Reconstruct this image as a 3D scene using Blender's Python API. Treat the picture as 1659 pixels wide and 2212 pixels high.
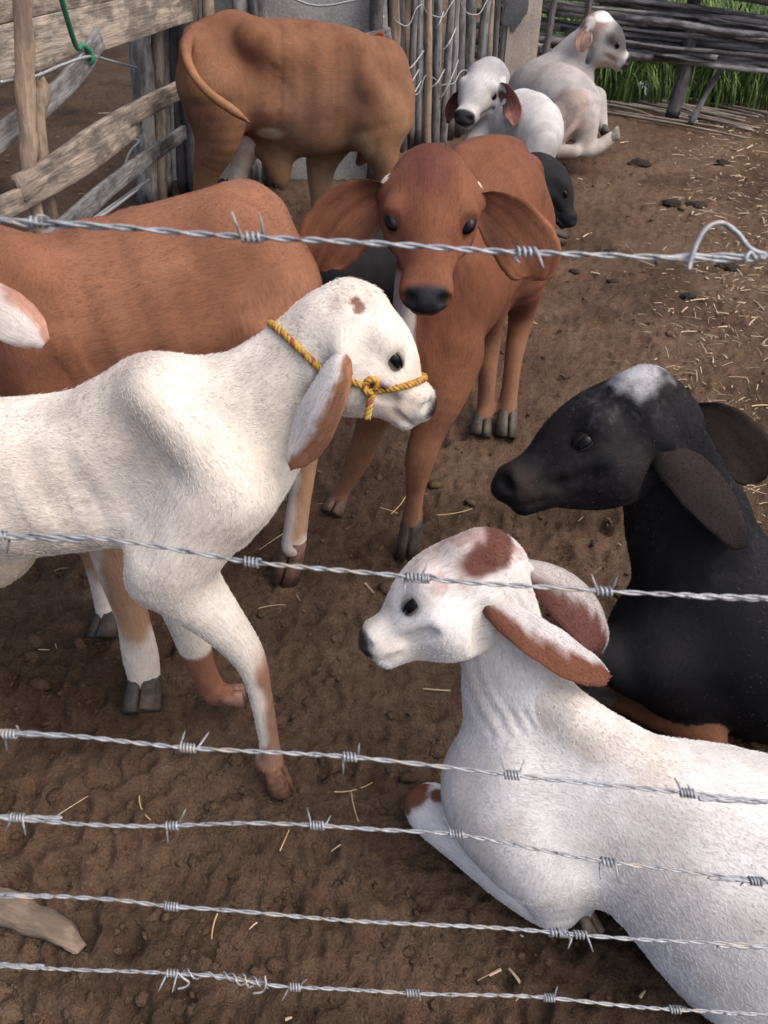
import bpy, bmesh, math, random
import numpy as np
from mathutils import Vector, Matrix
from mathutils.bvhtree import BVHTree

random.seed(7)
RNG = np.random.default_rng(11)
FUR = 1.0          # hair density factor
VOX = 1.0          # voxel size factor

# ------------------------------------------------------------------ camera, sky, sun, exposure
scene = bpy.context.scene
for o in list(bpy.data.objects):
    bpy.data.objects.remove(o)
COL = scene.collection
PITCH, CAMH, FPX = math.radians(40.0), 1.6, 1650.0      # focal length in 1659-px-wide photo pixels
cam_d = bpy.data.cameras.new('camera')
cam_d.sensor_fit = 'HORIZONTAL'
cam_d.sensor_width = 36.0
cam_d.lens = 36.0 * FPX / 1659.0
cam_d.clip_start = 0.02
cam_d.clip_end = 1000.0
cam_d.dof.use_dof = True
cam_d.dof.focus_distance = 1.5
cam_d.dof.aperture_fstop = 18.0
cam = bpy.data.objects.new('camera', cam_d)
cam.location = (0, 0, CAMH)
cam.rotation_euler = (math.radians(90) - PITCH, 0, 0)
COL.objects.link(cam)
scene.camera = cam

SUN_EL, SUN_AZ = math.radians(56), math.radians(112)     # azimuth clockwise from +Y (ahead of camera)
world = bpy.data.worlds.new('World')
scene.world = world
world.use_nodes = True
wn = world.node_tree
sky = wn.nodes.new('ShaderNodeTexSky')
sky.sky_type = 'NISHITA'
sky.sun_disc = False
sky.sun_elevation = SUN_EL
sky.sun_rotation = SUN_AZ
sky.air_density = 0.7
sky.dust_density = 6.0
sky.ozone_density = 0.4
wn.links.new(sky.outputs[0], wn.nodes['Background'].inputs[0])
wn.nodes['Background'].inputs[1].default_value = 0.15
sun_d = bpy.data.lights.new('sun', 'SUN')
sun_d.energy = 0.85
sun_d.angle = math.radians(85)
sun_d.color = (1.0, 0.95, 0.88)
sun = bpy.data.objects.new('sun', sun_d)
sd = Vector((math.sin(SUN_AZ) * math.cos(SUN_EL), math.cos(SUN_AZ) * math.cos(SUN_EL), math.sin(SUN_EL)))
sun.rotation_euler = (-sd).to_track_quat('-Z', 'Y').to_euler()
COL.objects.link(sun)
scene.view_settings.view_transform = 'Standard'
scene.view_settings.look = 'None'
scene.view_settings.exposure = 0.75
scene.view_settings.gamma = 1.0
scene.render.engine = 'CYCLES'
scene.cycles.use_denoising = True
scene.cycles.max_bounces = 6
try:
    scene.cycles_curves.shape = 'RIBBONS'
except Exception:
    pass

# ------------------------------------------------------------------ pixel -> place (photo at 1659 px width)
SP, CP = math.sin(PITCH), math.cos(PITCH)
def ray(x, y):
    xr, yd = (x - 829.5) / FPX, (y - 1106.0) / FPX
    return np.array([xr, CP - yd * SP, -SP - yd * CP])
def P(x, y, D):                    # point of that direction at ground distance D
    r = ray(x, y)
    return np.array([0, 0, CAMH]) + r * (D / r[1])
def PZ(x, y, z):                   # point of that direction at height z
    r = ray(x, y)
    return np.array([0, 0, CAMH]) + r * ((z - CAMH) / r[2])
def PD(x, y, d):                   # point of that direction at camera depth d
    return np.array([0, 0, CAMH]) + ray(x, y) * d
def dep(p):                        # camera depth of a point
    return float(p[1] * CP - (p[2] - CAMH) * SP)
def A(*v):
    return np.array(v, float)
def nrm(v):
    v = np.asarray(v, float)
    return v / (np.linalg.norm(v) + 1e-12)

# ------------------------------------------------------------------ noise
def _h(ix, iy, iz, seed):
    h = (ix * 374761393 + iy * 668265263 + iz * 2147483647 + seed * 974634541) & 0xFFFFFFFF
    h = ((h ^ (h >> 13)) * 1274126177) & 0xFFFFFFFF
    h = ((h ^ (h >> 16)) * 2246822519) & 0xFFFFFFFF
    return ((h ^ (h >> 15)) & 0xFFFFFF) / float(0xFFFFFF)
def vnoise(p, seed=0):
    p = np.asarray(p, float)
    i = np.floor(p).astype(np.int64)
    f = p - i
    f = f * f * (3 - 2 * f)
    r = 0
    for dx in (0, 1):
        for dy in (0, 1):
            for dz in (0, 1):
                w = (f[..., 0] if dx else 1 - f[..., 0]) * (f[..., 1] if dy else 1 - f[..., 1]) * (f[..., 2] if dz else 1 - f[..., 2])
                r = r + w * _h(i[..., 0] + dx, i[..., 1] + dy, i[..., 2] + dz, seed)
    return r
def fbm(p, oct=3, seed=0):
    s, a, t = 0, 1.0, 0
    for k in range(oct):
        s = s + a * vnoise(np.asarray(p) * 2 ** k, seed + k)
        t += a
        a *= .5
    return s / t
def sstep(a, b, x):
    t = np.clip((x - a) / (b - a), 0, 1)
    return t * t * (3 - 2 * t)

# ------------------------------------------------------------------ object helpers
def tag(o, label=None, cat=None, group=None, kind=None):
    if label: o['label'] = label
    if cat: o['category'] = cat
    if group: o['group'] = group
    if kind: o['kind'] = kind
    return o
def empty(name, loc=(0, 0, 0)):
    o = bpy.data.objects.new(name, None)
    o.location = loc
    o.empty_display_size = .05
    COL.objects.link(o)
    return o
def mesh_obj(name, verts, faces, mat, parent=None, smooth=True, col=None, gloss=None):
    me = bpy.data.meshes.new(name)
    verts = np.asarray(verts, np.float32)
    if isinstance(faces, np.ndarray) and faces.ndim == 2:
        n, k = faces.shape
        me.vertices.add(len(verts)); me.vertices.foreach_set('co', verts.ravel())
        me.loops.add(n * k); me.loops.foreach_set('vertex_index', faces.astype(np.int32).ravel())
        me.polygons.add(n); me.polygons.foreach_set('loop_start', np.arange(0, n * k, k, dtype=np.int32))
        me.update(calc_edges=True)
        me.validate()
    else:
        me.from_pydata([tuple(map(float, v)) for v in verts], [], [tuple(int(i) for i in f) for f in faces])
        me.update()
    if smooth:
        me.polygons.foreach_set('use_smooth', np.ones(len(me.polygons), bool))
    if col is not None:
        a = me.attributes.new('col', 'FLOAT_COLOR', 'POINT')
        c = np.ones((len(verts), 4), np.float32); c[:, :3] = col
        a.data.foreach_set('color', c.ravel())
    if gloss is not None:
        a = me.attributes.new('gloss', 'FLOAT', 'POINT')
        a.data.foreach_set('value', np.asarray(gloss, np.float32))
    me.materials.append(mat)
    o = bpy.data.objects.new(name, me)
    COL.objects.link(o)
    if parent is not None:
        o.parent = parent
        if parent.type == 'EMPTY' or True:
            o.matrix_parent_inverse = parent_matrix(parent).inverted()
    return o
def parent_matrix(o):
    m = Matrix.LocRotScale(o.location, o.rotation_euler, o.scale)
    if o.parent is not None:
        m = parent_matrix(o.parent) @ o.matrix_parent_inverse @ m
    return m

def cr(pts, n):
    pts = np.asarray(pts, float)
    if len(pts) == 2:
        t = np.linspace(0, 1, n + 1)[:, None]
        return pts[0] * (1 - t) + pts[1] * t
    Q = np.vstack([2 * pts[0] - pts[1], pts, 2 * pts[-1] - pts[-2]])
    out = []
    for i in range(1, len(Q) - 2):
        p0, p1, p2, p3 = Q[i - 1], Q[i], Q[i + 1], Q[i + 2]
        for k in range(n):
            t = k / n
            out.append(.5 * (2 * p1 + (p2 - p0) * t + (2 * p0 - 5 * p1 + 4 * p2 - p3) * t * t + (3 * p1 - p0 - 3 * p2 + p3) * t ** 3))
    out.append(Q[-2])
    return np.array(out)

def tube_arrays(path, rad, seg=8, cap=True, squash=None, seed=None):
    path = np.asarray(path, float)
    n = len(path)
    rad = np.broadcast_to(np.asarray(rad, float), (n,))
    T = np.gradient(path, axis=0)
    T /= np.linalg.norm(T, axis=1)[:, None] + 1e-12
    up = A(0, 0, 1) if abs(T[0][2]) < .9 else A(1, 0, 0)
    N = nrm(np.cross(T[0], up))
    V = []
    for i in range(n):
        N = nrm(N - T[i] * np.dot(N, T[i]))
        B = np.cross(T[i], N)
        a = np.linspace(0, 2 * math.pi, seg, endpoint=False)
        sq = 1.0 if squash is None else squash
        V.append(path[i] + rad[i] * (np.cos(a)[:, None] * N + sq * np.sin(a)[:, None] * B))
    V = np.vstack(V)
    F = []
    for i in range(n - 1):
        for k in range(seg):
            F.append((i * seg + k, i * seg + (k + 1) % seg, (i + 1) * seg + (k + 1) % seg, (i + 1) * seg + k))
    if cap:
        c0 = len(V); V = np.vstack([V, path[:1], path[-1:]])
        for k in range(seg):
            F.append((c0, (k + 1) % seg, k, k))
            F.append((c0 + 1, (n - 1) * seg + k, (n - 1) * seg + (k + 1) % seg, (n - 1) * seg + (k + 1) % seg))
    return V, F
def join_arrays(parts):
    V, F, o = [], [], 0
    for v, f in parts:
        V.append(v); F += [tuple(dict.fromkeys(i + o for i in q)) for q in f]; o += len(v)
    return np.vstack(V), F
def clean(F):
    return [tuple(dict.fromkeys(q)) for q in F]
def tube_obj(name, path, rad, mat, parent=None, seg=8, **k):
    V, F = tube_arrays(path, rad, seg, **k)
    return mesh_obj(name, V, clean(F), mat, parent)

# ------------------------------------------------------------------ materials
def mat(name, col=(.5, .5, .5), rough=.8, spec=.3):
    m = bpy.data.materials.new(name); m.use_nodes = True
    b = m.node_tree.nodes['Principled BSDF']
    b.inputs['Base Color'].default_value = (*col, 1)
    b.inputs['Roughness'].default_value = rough
    b.inputs['Specular IOR Level'].default_value = spec
    return m
def N(m, t, **k):
    n = m.node_tree.nodes.new(t)
    for a, v in k.items(): setattr(n, a, v)
    return n
def L(m, a, b): m.node_tree.links.new(a, b)
def ramp(m, fac, stops):
    r = N(m, 'ShaderNodeValToRGB')
    e = r.color_ramp.elements
    while len(e) < len(stops): e.new(.5)
    for i, (p, c) in enumerate(stops):
        e[i].position = p; e[i].color = (*c, 1)
    L(m, fac, r.inputs[0])
    return r
def noise(m, vec, scale, detail=4, rough=.6):
    n = N(m, 'ShaderNodeTexNoise')
    n.inputs['Scale'].default_value = scale; n.inputs['Detail'].default_value = detail; n.inputs['Roughness'].default_value = rough
    L(m, vec, n.inputs['Vector'])
    return n
def mapping(m, src, scale):
    t = N(m, 'ShaderNodeTexCoord'); mp = N(m, 'ShaderNodeMapping')
    mp.inputs['Scale'].default_value = scale
    L(m, t.outputs[src], mp.inputs[0])
    return mp.outputs[0]
def mixc(m, fac, a, b, mode='MIX'):
    x = N(m, 'ShaderNodeMix', data_type='RGBA', blend_type=mode)
    for s, v in ((x.inputs[0], fac), (x.inputs[6], a), (x.inputs[7], b)):
        if isinstance(v, (int, float)): s.default_value = v
        elif isinstance(v, tuple): s.default_value = (*v, 1)
        else: L(m, v, s)
    return x.outputs[2]
def bump(m, h, strength, dist):
    b = N(m, 'ShaderNodeBump'); b.inputs['Strength'].default_value = strength; b.inputs['Distance'].default_value = dist
    L(m, h, b.inputs['Height'])
    L(m, b.outputs[0], m.node_tree.nodes['Principled BSDF'].inputs['Normal'])
def bsdf(m): return m.node_tree.nodes['Principled BSDF']

def coat_mat():
    m = mat('calf_coat', rough=.8, spec=.12)
    a = N(m, 'ShaderNodeAttribute', attribute_name='col')
    g = N(m, 'ShaderNodeAttribute', attribute_name='gloss')
    v = mapping(m, 'Object', (1, 1, 1))
    n1 = noise(m, v, 240, 3)
    n2 = noise(m, v, 22, 4)
    fa = N(m, 'ShaderNodeAttribute', attribute_name='flow')
    fm = N(m, 'ShaderNodeMapping'); fm.inputs['Scale'].default_value = (45, 330, 330); L(m, fa.outputs['Vector'], fm.inputs[0])
    nz = noise(m, v, 30, 3); wv = N(m, 'ShaderNodeVectorMath', operation='MULTIPLY_ADD'); wv.inputs[1].default_value = (3.0, 3.0, 3.0)
    L(m, nz.outputs['Color'], wv.inputs[0]); L(m, fm.outputs[0], wv.inputs[2])
    n1 = noise(m, wv.outputs[0], 1.0, 4, .65)
    r1 = ramp(m, n1.outputs[0], [(.28, (.66, .65, .64)), (.5, (.96, .96, .96)), (.72, (1.12, 1.12, 1.12))])
    r2 = ramp(m, n2.outputs[0], [(.3, (.86, .86, .87)), (.7, (1.06, 1.05, 1.04))])
    c = mixc(m, 1.0, a.outputs[0], r1.outputs[0], 'MULTIPLY')
    c = mixc(m, 1.0, c, r2.outputs[0], 'MULTIPLY')
    n4 = noise(m, v, 6, 4)
    r4 = ramp(m, n4.outputs[0], [(.32, (.84, .81, .79)), (.68, (1.08, 1.07, 1.06))])
    c = mixc(m, 1.0, c, r4.outputs[0], 'MULTIPLY')
    L(m, c, bsdf(m).inputs['Base Color'])
    mr = N(m, 'ShaderNodeMapRange')
    mr.inputs['To Min'].default_value = .82; mr.inputs['To Max'].default_value = .28
    L(m, g.outputs['Fac'], mr.inputs['Value']); L(m, mr.outputs[0], bsdf(m).inputs['Roughness'])
    n5 = noise(m, v, 70, 4)
    adn = N(m, 'ShaderNodeMath', operation='MULTIPLY_ADD'); adn.inputs[1].default_value = 1.6
    L(m, n5.outputs[0], adn.inputs[0]); L(m, n1.outputs[0], adn.inputs[2])
    bump(m, adn.outputs[0], .28, .0018)
    return m
def hair_mat():
    m = mat('calf_hair', rough=.7, spec=.12)
    a = N(m, 'ShaderNodeAttribute', attribute_name='col')
    L(m, a.outputs[0], bsdf(m).inputs['Base Color'])
    return m
def wood_mat(name, dark, light, stain=(.05, .045, .045), scale=1.0, warm=0.0):
    m = mat(name, rough=.88, spec=.2)
    oi = N(m, 'ShaderNodeObjectInfo')
    v = mapping(m, 'Object', (2.2 * scale, 26 * scale, 26 * scale))
    vm = N(m, 'ShaderNodeVectorMath', operation='ADD'); L(m, v, vm.inputs[0])
    sc_ = N(m, 'ShaderNodeVectorMath', operation='SCALE'); sc_.inputs['Scale'].default_value = 37.0
    L(m, oi.outputs['Random'], sc_.inputs[0]); L(m, sc_.outputs[0], vm.inputs[1])
    n1 = noise(m, vm.outputs[0], 2.2, 7, .72)
    v2 = mapping(m, 'Object', (5 * scale, 12 * scale, 12 * scale))
    vm2 = N(m, 'ShaderNodeVectorMath', operation='ADD'); L(m, v2, vm2.inputs[0]); L(m, sc_.outputs[0], vm2.inputs[1])
    n2 = noise(m, vm2.outputs[0], 1.4, 5, .65)
    c = ramp(m, n1.outputs[0], [(.3, dark), (.52, tuple((a + b) / 2 for a, b in zip(dark, light))), (.72, light)])
    s = ramp(m, n2.outputs[0], [(.45, (0, 0, 0)), (.58, (1, 1, 1))])
    c2 = mixc(m, s.outputs[0], c.outputs[0], stain)
    mixs = mixc(m, .62, c.outputs[0], c2)
    hr = N(m, 'ShaderNodeMapRange'); hr.inputs['To Min'].default_value = .7; hr.inputs['To Max'].default_value = 1.25
    L(m, oi.outputs['Random'], hr.inputs['Value'])
    cb = N(m, 'ShaderNodeVectorMath', operation='SCALE'); L(m, mixs, cb.inputs[0]); L(m, hr.outputs[0], cb.inputs['Scale'])
    L(m, cb.outputs[0], bsdf(m).inputs['Base Color'])
    bump(m, n1.outputs[0], 1.0, .012)
    return m
M_COAT, M_HAIR = coat_mat(), hair_mat()
M_EYE = mat('eye_dark', (.004, .004, .005), .10, .14)
def horn_mat():
    m = mat('hoof_horn', rough=.6, spec=.3)
    a = N(m, 'ShaderNodeAttribute', attribute_name='col')
    v = mapping(m, 'Object', (1, 1, 1)); n = noise(m, v, 90, 4)
    r = ramp(m, n.outputs[0], [(.3, (.5, .5, .5)), (.7, (1.25, 1.2, 1.15))])
    L(m, mixc(m, 1.0, a.outputs[0], r.outputs[0], 'MULTIPLY'), bsdf(m).inputs['Base Color'])
    bump(m, n.outputs[0], .5, .003)
    return m
M_HOOF = horn_mat()
M_WGREY = wood_mat('wood_grey', (.12, .12, .125), (.34, .33, .325))
M_WBROWN = wood_mat('wood_brown', (.13, .105, .085), (.38, .31, .25))
M_WDARK = wood_mat('wood_dark', (.055, .053, .058), (.19, .185, .185))
M_WSTICK = wood_mat('wood_stick', (.20, .15, .11), (.44, .34, .25), stain=(.13, .10, .08))
M_PLANK = wood_mat('wood_plank', (.17, .14, .115), (.46, .39, .32), stain=(.045, .042, .04), scale=.8)
def wire_mat():
    m = mat('galvanised_wire', rough=.5, spec=.5)
    v = mapping(m, 'Object', (1, 1, 1)); n = noise(m, v, 160, 4); n2 = noise(m, v, 35, 3)
    r = ramp(m, n.outputs[0], [(.30, (.08, .07, .065)), (.42, (.24, .25, .27)), (.78, (.47, .49, .52))])
    r2 = ramp(m, n2.outputs[0], [(.55, (0, 0, 0)), (.75, (1, 1, 1))])
    L(m, mixc(m, r2.outputs[0], r.outputs[0], (.40, .35, .28)), bsdf(m).inputs['Base Color'])
    bsdf(m).inputs['Metallic'].default_value = .35
    bump(m, n.outputs[0], .4, .0006)
    return m
M_WIRE = wire_mat()

# ------------------------------------------------------------------ signed-distance calf builder
class Chain:
    def __init__(self, name, pts, ra, rb=None, lat=None, k=.03, sub=4):
        pts = np.asarray(pts, float)
        ra = np.asarray(ra, float)
        rb = ra if rb is None else np.asarray(rb, float)
        self.name, self.k = name, k
        full = np.column_stack([pts, ra, rb])
        S = cr(full, sub)
        self.p, self.ra, self.rb = S[:, :3], np.maximum(S[:, 3], .002), np.maximum(S[:, 4], .002)
        d = np.diff(self.p, axis=0)
        self.T = d / (np.linalg.norm(d, axis=1)[:, None] + 1e-12)
        self.len = np.linalg.norm(d, axis=1)
        l = A(1, 0, 0) if lat is None else nrm(lat)
        self.U = np.array([nrm(l - t * np.dot(l, t)) for t in self.T])
        self.W = np.cross(self.T, self.U)
        r = np.maximum(self.ra, self.rb)
        self.lo, self.hi = (self.p - r[:, None]).min(0), (self.p + r[:, None]).max(0)
    def seg(self, X, i):
        a, T, l = self.p[i], self.T[i], self.len[i]
        d = X - a
        s = np.clip(d @ T, 0, l)
        t = s / (l + 1e-12)
        ra = self.ra[i] * (1 - t) + self.ra[i + 1] * t
        rb = self.rb[i] * (1 - t) + self.rb[i + 1] * t
        q = d - s[..., None] * T
        u, w, v = q @ self.U[i], q @ self.W[i], q @ T
        m = np.minimum(ra, rb)
        e = np.sqrt((u / ra) ** 2 + (w / rb) ** 2 + (v / m) ** 2) + 1e-6
        ln = np.sqrt(u * u + w * w + v * v) + 1e-9
        return ln * (1 - 1 / e), t, w / rb, u / ra
    def dist(self, X, full=False):
        best = np.full(X.shape[:-1], 9.0)
        if full:
            par = np.zeros(len(X)); vv = np.zeros(len(X)); uu = np.zeros(len(X)); tg = np.zeros((len(X), 3))
        n = len(self.T)
        for i in range(n):
            d, t, v, u = self.seg(X, i)
            if full:
                m = d < best
                par[m] = (i + t[m]) / n; vv[m] = v[m]; uu[m] = u[m]; tg[m] = self.T[i]
            best = np.minimum(best, d)
        return (best, par, vv, uu, tg) if full else best

def smin(a, b, k):
    h = np.maximum(k - np.abs(a - b), 0) / k
    return np.minimum(a, b) - h * h * k * .25
def smax(a, b, k): return -smin(-a, -b, k)

def surface_nets(F, lo, h):
    ins = F < 0
    nx, ny, nz = F.shape
    cnt = np.zeros((nx - 1, ny - 1, nz - 1), np.int8)
    for dx in (0, 1):
        for dy in (0, 1):
            for dz in (0, 1):
                cnt += ins[dx:nx - 1 + dx, dy:ny - 1 + dy, dz:nz - 1 + dz]
    act = (cnt > 0) & (cnt < 8)
    idx = np.argwhere(act)
    vid = np.full(act.shape, -1, np.int32)
    vid[act] = np.arange(len(idx))
    C = [(a, b, c) for a in (0, 1) for b in (0, 1) for c in (0, 1)]
    vals = {c: F[idx[:, 0] + c[0], idx[:, 1] + c[1], idx[:, 2] + c[2]] for c in C}
    acc = np.zeros((len(idx), 3)); num = np.zeros(len(idx))
    for c in C:
        for ax in range(3):
            if c[ax] == 0:
                d = list(c); d[ax] = 1; d = tuple(d)
                a, b = vals[c], vals[d]
                m = (a < 0) != (b < 0)
                t = np.zeros_like(a); t[m] = a[m] / (a[m] - b[m])
                p = np.tile(np.array(c, float), (len(idx), 1)); p[:, ax] = t
                acc[m] += p[m]; num[m] += 1
    V = lo + (idx + acc / num[:, None]) * h
    quads = []
    for ax in range(3):
        a = np.take(ins, range(0, F.shape[ax] - 1), axis=ax); b = np.take(ins, range(1, F.shape[ax]), axis=ax)
        e = np.argwhere(a != b)
        o1, o2 = [(1, 2), (2, 0), (0, 1)][ax]
        ok = (e[:, o1] > 0) & (e[:, o2] > 0) & (e[:, o1] < F.shape[o1] - 1) & (e[:, o2] < F.shape[o2] - 1)
        e = e[ok]
        s = ins[e[:, 0], e[:, 1], e[:, 2]]
        def cell(d1, d2):
            q = e.copy(); q[:, o1] -= d1; q[:, o2] -= d2
            return vid[q[:, 0], q[:, 1], q[:, 2]]
        q = np.column_stack([cell(1, 1), cell(0, 1), cell(0, 0), cell(1, 0)])
        q[~s] = q[~s][:, ::-1]
        quads.append(q)
    return V, np.vstack(quads)

def vnormals(V, Q):
    n = np.cross(V[Q[:, 2]] - V[Q[:, 0]], V[Q[:, 3]] - V[Q[:, 1]])
    out = np.zeros_like(V)
    for k in range(4):
        for c in range(3):
            out[:, c] += np.bincount(Q[:, k], n[:, c], len(V))
    return out / (np.linalg.norm(out, axis=1)[:, None] + 1e-12)
def laplace(V, Q, it, f=.5):
    E = np.vstack([Q[:, [0, 1]], Q[:, [1, 2]], Q[:, [2, 3]], Q[:, [3, 0]]])
    deg = np.bincount(E[:, 0], minlength=len(V)) + np.bincount(E[:, 1], minlength=len(V))
    for _ in range(it):
        S = np.zeros_like(V)
        for c in range(3):
            S[:, c] = np.bincount(E[:, 0], V[E[:, 1], c], len(V)) + np.bincount(E[:, 1], V[E[:, 0], c], len(V))
        V = V + f * (S / deg[:, None] - V)
    return V

class Calf:
    def __init__(self, name, label, vox=.007, group='calves in the pen'):
        self.name, self.label, self.vox, self.group = name, label, vox * VOX, group
        self.ch, self.carves, self.ears, self.hooves, self.eyes, self.lidded = [], [], [], [], [], []
        self.colors = None; self.post = None; self.fleck = 0
    def add(self, *a, **k):
        c = Chain(*a, **k); self.ch.append(c); return c
    def ball(self, name, p, r, k=.03, lat=None):
        p = np.asarray(p, float)
        r = r if isinstance(r, (tuple, list)) else (r, r)
        return self.add(name, [p - A(0, 0, .002), p + A(0, 0, .002)], [r[0]] * 2, [r[1]] * 2, lat=lat, k=k, sub=1)
    def hollow(self, p, lat, rw, r, depth, k=.05):          # a sunken place on the side that faces the viewer
        p = np.asarray(p, float); l = nrm(lat)
        if np.dot(l, A(0, 0, CAMH) - p) < 0: l = -l
        self.carves.append((p + l * (rw + r - depth), r, k))
    def leg(self, name, pts, r, k=.035, hoof=None, hcol=(.06, .055, .055), toe=(0, -1, 0), hs=.86):
        self.add(name, pts, r, k=k, sub=4)
        if hoof is not None:
            self.hooves.append((np.asarray(pts[-1], float), np.asarray(hoof, float), nrm(toe), hs, hcol, r[-1]))
    def evalp(self, X):
        d = np.full(X.shape[:-1], 9.0)
        for c in self.ch: d = smin(d, c.dist(X), c.k)
        return d
    def head(self, O, M, up, hw, hh, eye=.19, nose_r=1.0, eye_x=.46, eye_z=.34, lids=True, roll=None, out_f=.25, out_u=.18, wf=1.0, sink=.62, ck=1.0, snout=1.0):
        O, M = np.asarray(O, float), np.asarray(M, float)
        x = nrm(M - O)
        if roll is not None:                     # profile towards the viewer, forehead rolled over by some degrees
            v = nrm(A(0, 0, CAMH) - O); sv = nrm(v - x * np.dot(v, x)); z0 = np.cross(x, sv)
            if z0[2] < 0: z0 = -z0
            up = z0 * math.cos(math.radians(roll)) + sv * math.sin(math.radians(roll))
        y = nrm(np.cross(up, x)); z = np.cross(x, y)
        Lh = np.linalg.norm(M - O)
        q = lambda a, b, c: O + x * a * Lh + y * b * hw + z * c * hh
        self.hf = (O, x, y, z, Lh, hw, hh, q)
        sec = [(-.22, .62, -.60, .50), (-.10, .95, -.85, .76 * wf), (.06, 1.10, -.94, .90 * wf), (.22, 1.12, -.94, .95 * wf), (.36, 1.02, -.88, .94 * (.8 + .2 * ck)), (.50, .84, -.76, .80 * (.6 + .4 * ck) * (.5 + .5 * snout)),
               (.62, .64, -.60, .62 * snout), (.74, .47, -.46, .53 * snout), (.85, .39, -.39, .53), (.93, .36, -.36, .54 * nose_r), (.985, .26, -.33, .46 * nose_r)]
        self.add('head', [q(a, 0, (t + b) / 2) for a, t, b, _ in sec], [w * hw for *_, w in sec], [(t - b) / 2 * hh for _, t, b, _ in sec], lat=y, k=.03, sub=3)
        self.add('jaw', [q(.20, 0, -.78), q(.42, 0, -.72), q(.62, 0, -.52), q(.80, 0, -.40), q(.92, 0, -.40)],
                 [.46 * hw, .44 * hw, .34 * hw, .32 * hw, .30 * hw], [.26 * hh, .25 * hh, .20 * hh, .17 * hh, .16 * hh], lat=y, k=.03, sub=3)
        for s in (-1, 1):
            self.ball('brow', q(.36, .74 * s, .62), .22 * hh, k=.035)
            self.ball('cheek', q(.30, .58 * s, -.42), .36 * hh * ck, k=.05)
            self.add('cheekbone', [q(.40, .80 * s, .02), q(.56, .56 * s, .0), q(.70, .42 * s, .0)], [.16 * hh * ck, .14 * hh * ck, .1 * hh * ck], k=.03)
            self.ball('nostril_wing', q(.95, .34 * s, .08), .19 * hw * nose_r, k=.02)
            self.add('lip', [q(.72, .36 * s, -.26), q(.85, .38 * s, -.24), q(.94, .32 * s, -.22)], [.13 * hh, .16 * hh, .13 * hh], k=.015)
            self.add('chin', [q(.80, .18 * s, -.46), q(.93, .16 * s, -.46)], [.12 * hh, .13 * hh], k=.02)
        re = eye * hh
        for s in (-1, 1):
            base = q(eye_x, 0, eye_z); out = nrm(y * s + z * out_u + x * out_f)
            tt = np.linspace(0, 1.6 * hw, 220)
            d = self.evalp(base + out * tt[:, None])
            i = int(np.argmax(d > 0)); surf = base + out * tt[i]
            c = surf - out * re * sink
            e1 = nrm(x - z * .3); e1 = nrm(e1 - out * np.dot(e1, out)); e2 = np.cross(out, e1)
            if np.dot(e2, z) < 0: e2 = -e2
            self.eyes.append((c, re, out, e1, e2))
            if lids: self.lidded.append(len(self.eyes) - 1)
        for s in (-1, 1):
            for f in np.linspace(0, 1, 12):         # edge of the jaw against the neck
                self.carves.append((q(.02 + .14 * math.sin(f * 2.2), (1.02 - .42 * f) * s, -.30 - .80 * f), .075 * hh, .022))
            for f in np.linspace(0, 1, 8):          # groove below the cheekbone
                self.carves.append((q(.46 + .26 * f, (.93 - .40 * f) * s, -.16 - .02 * f), .05 * hh, .016))
        for s in (-1, 1):
            self.carves.append((q(1.02, .33 * s, .12), .13 * hw, .010)); self.carves.append((q(1.00, .44 * s, .04), .09 * hw, .010))
            for f in np.linspace(0, 1, 9):          # mouth line
                self.carves.append((q(.74 + .24 * f, (.56 - .22 * f) * s * (1 if f < .9 else .9), -.40 + .05 * math.sin(3 * f)), .042 * hh, .007))
        return q
    def ear(self, pts, wid, N0, N1=None, cup=.35, th=.006, cout=(.6, .58, .55), cin=(.3, .12, .07), edge=None, wave=.0, root=True):
        p_ = np.asarray(pts, float)
        if root:
            self.add('earroot', [p_[0] + (p_[0] - p_[1]) * .8, p_[0] * .8 + p_[1] * .2, p_[0] * .3 + p_[1] * .7], [wid[0] * 1.1, wid[0] * .75, wid[0] * .3], k=.03)
        self.ears.append((np.asarray(pts, float), np.asarray(wid, float), nrm(N0), nrm(N1 if N1 is not None else N0), cup, th, cout, cin, edge, wave))
    def build(self, fur=0, flen=.011, fw=.0006, seed=1, smooth=2):
        h = self.vox
        lo = np.min([c.lo for c in self.ch], axis=0) - 4 * h
        hi = np.max([c.hi for c in self.ch], axis=0) + 4 * h
        n = np.ceil((hi - lo) / h).astype(int) + 1
        F = np.full(tuple(n), 1.0, np.float32)
        ax = [(lo[i] + np.arange(n[i]) * h) for i in range(3)]
        def box(l, u):
            a = np.clip(np.floor((l - lo) / h).astype(int), 0, n - 1); b = np.clip(np.ceil((u - lo) / h).astype(int) + 1, 1, n)
            return tuple(slice(a[i], b[i]) for i in range(3))
        def pts(sl):
            g = np.meshgrid(ax[0][sl[0]], ax[1][sl[1]], ax[2][sl[2]], indexing='ij')
            return np.stack(g, -1).astype(np.float32)
        for c in self.ch:
            pad = c.k + 2.5 * h
            big = box(c.lo - pad - 3 * h, c.hi + pad + 3 * h)
            tmp = np.full(tuple(s.stop - s.start for s in big), 1.0, np.float32)
            for i in range(len(c.T)):
                r = max(c.ra[i], c.rb[i], c.ra[i + 1], c.rb[i + 1]) + pad
                sl = box(np.minimum(c.p[i], c.p[i + 1]) - r, np.maximum(c.p[i], c.p[i + 1]) + r)
                rel = tuple(slice(sl[j].start - big[j].start, sl[j].stop - big[j].start) for j in range(3))
                d = c.seg(pts(sl), i)[0]
                tmp[rel] = np.minimum(tmp[rel], d)
            F[big] = smin(F[big], tmp, c.k)
        for (p, r, k) in self.carves:
            sl = box(p - r - .03 - k, p + r + .03 + k)
            d = np.linalg.norm(pts(sl) - p, axis=-1) - r
            F[sl] = smax(F[sl], -d, k)
        V, Q = surface_nets(F, lo, h)
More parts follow.
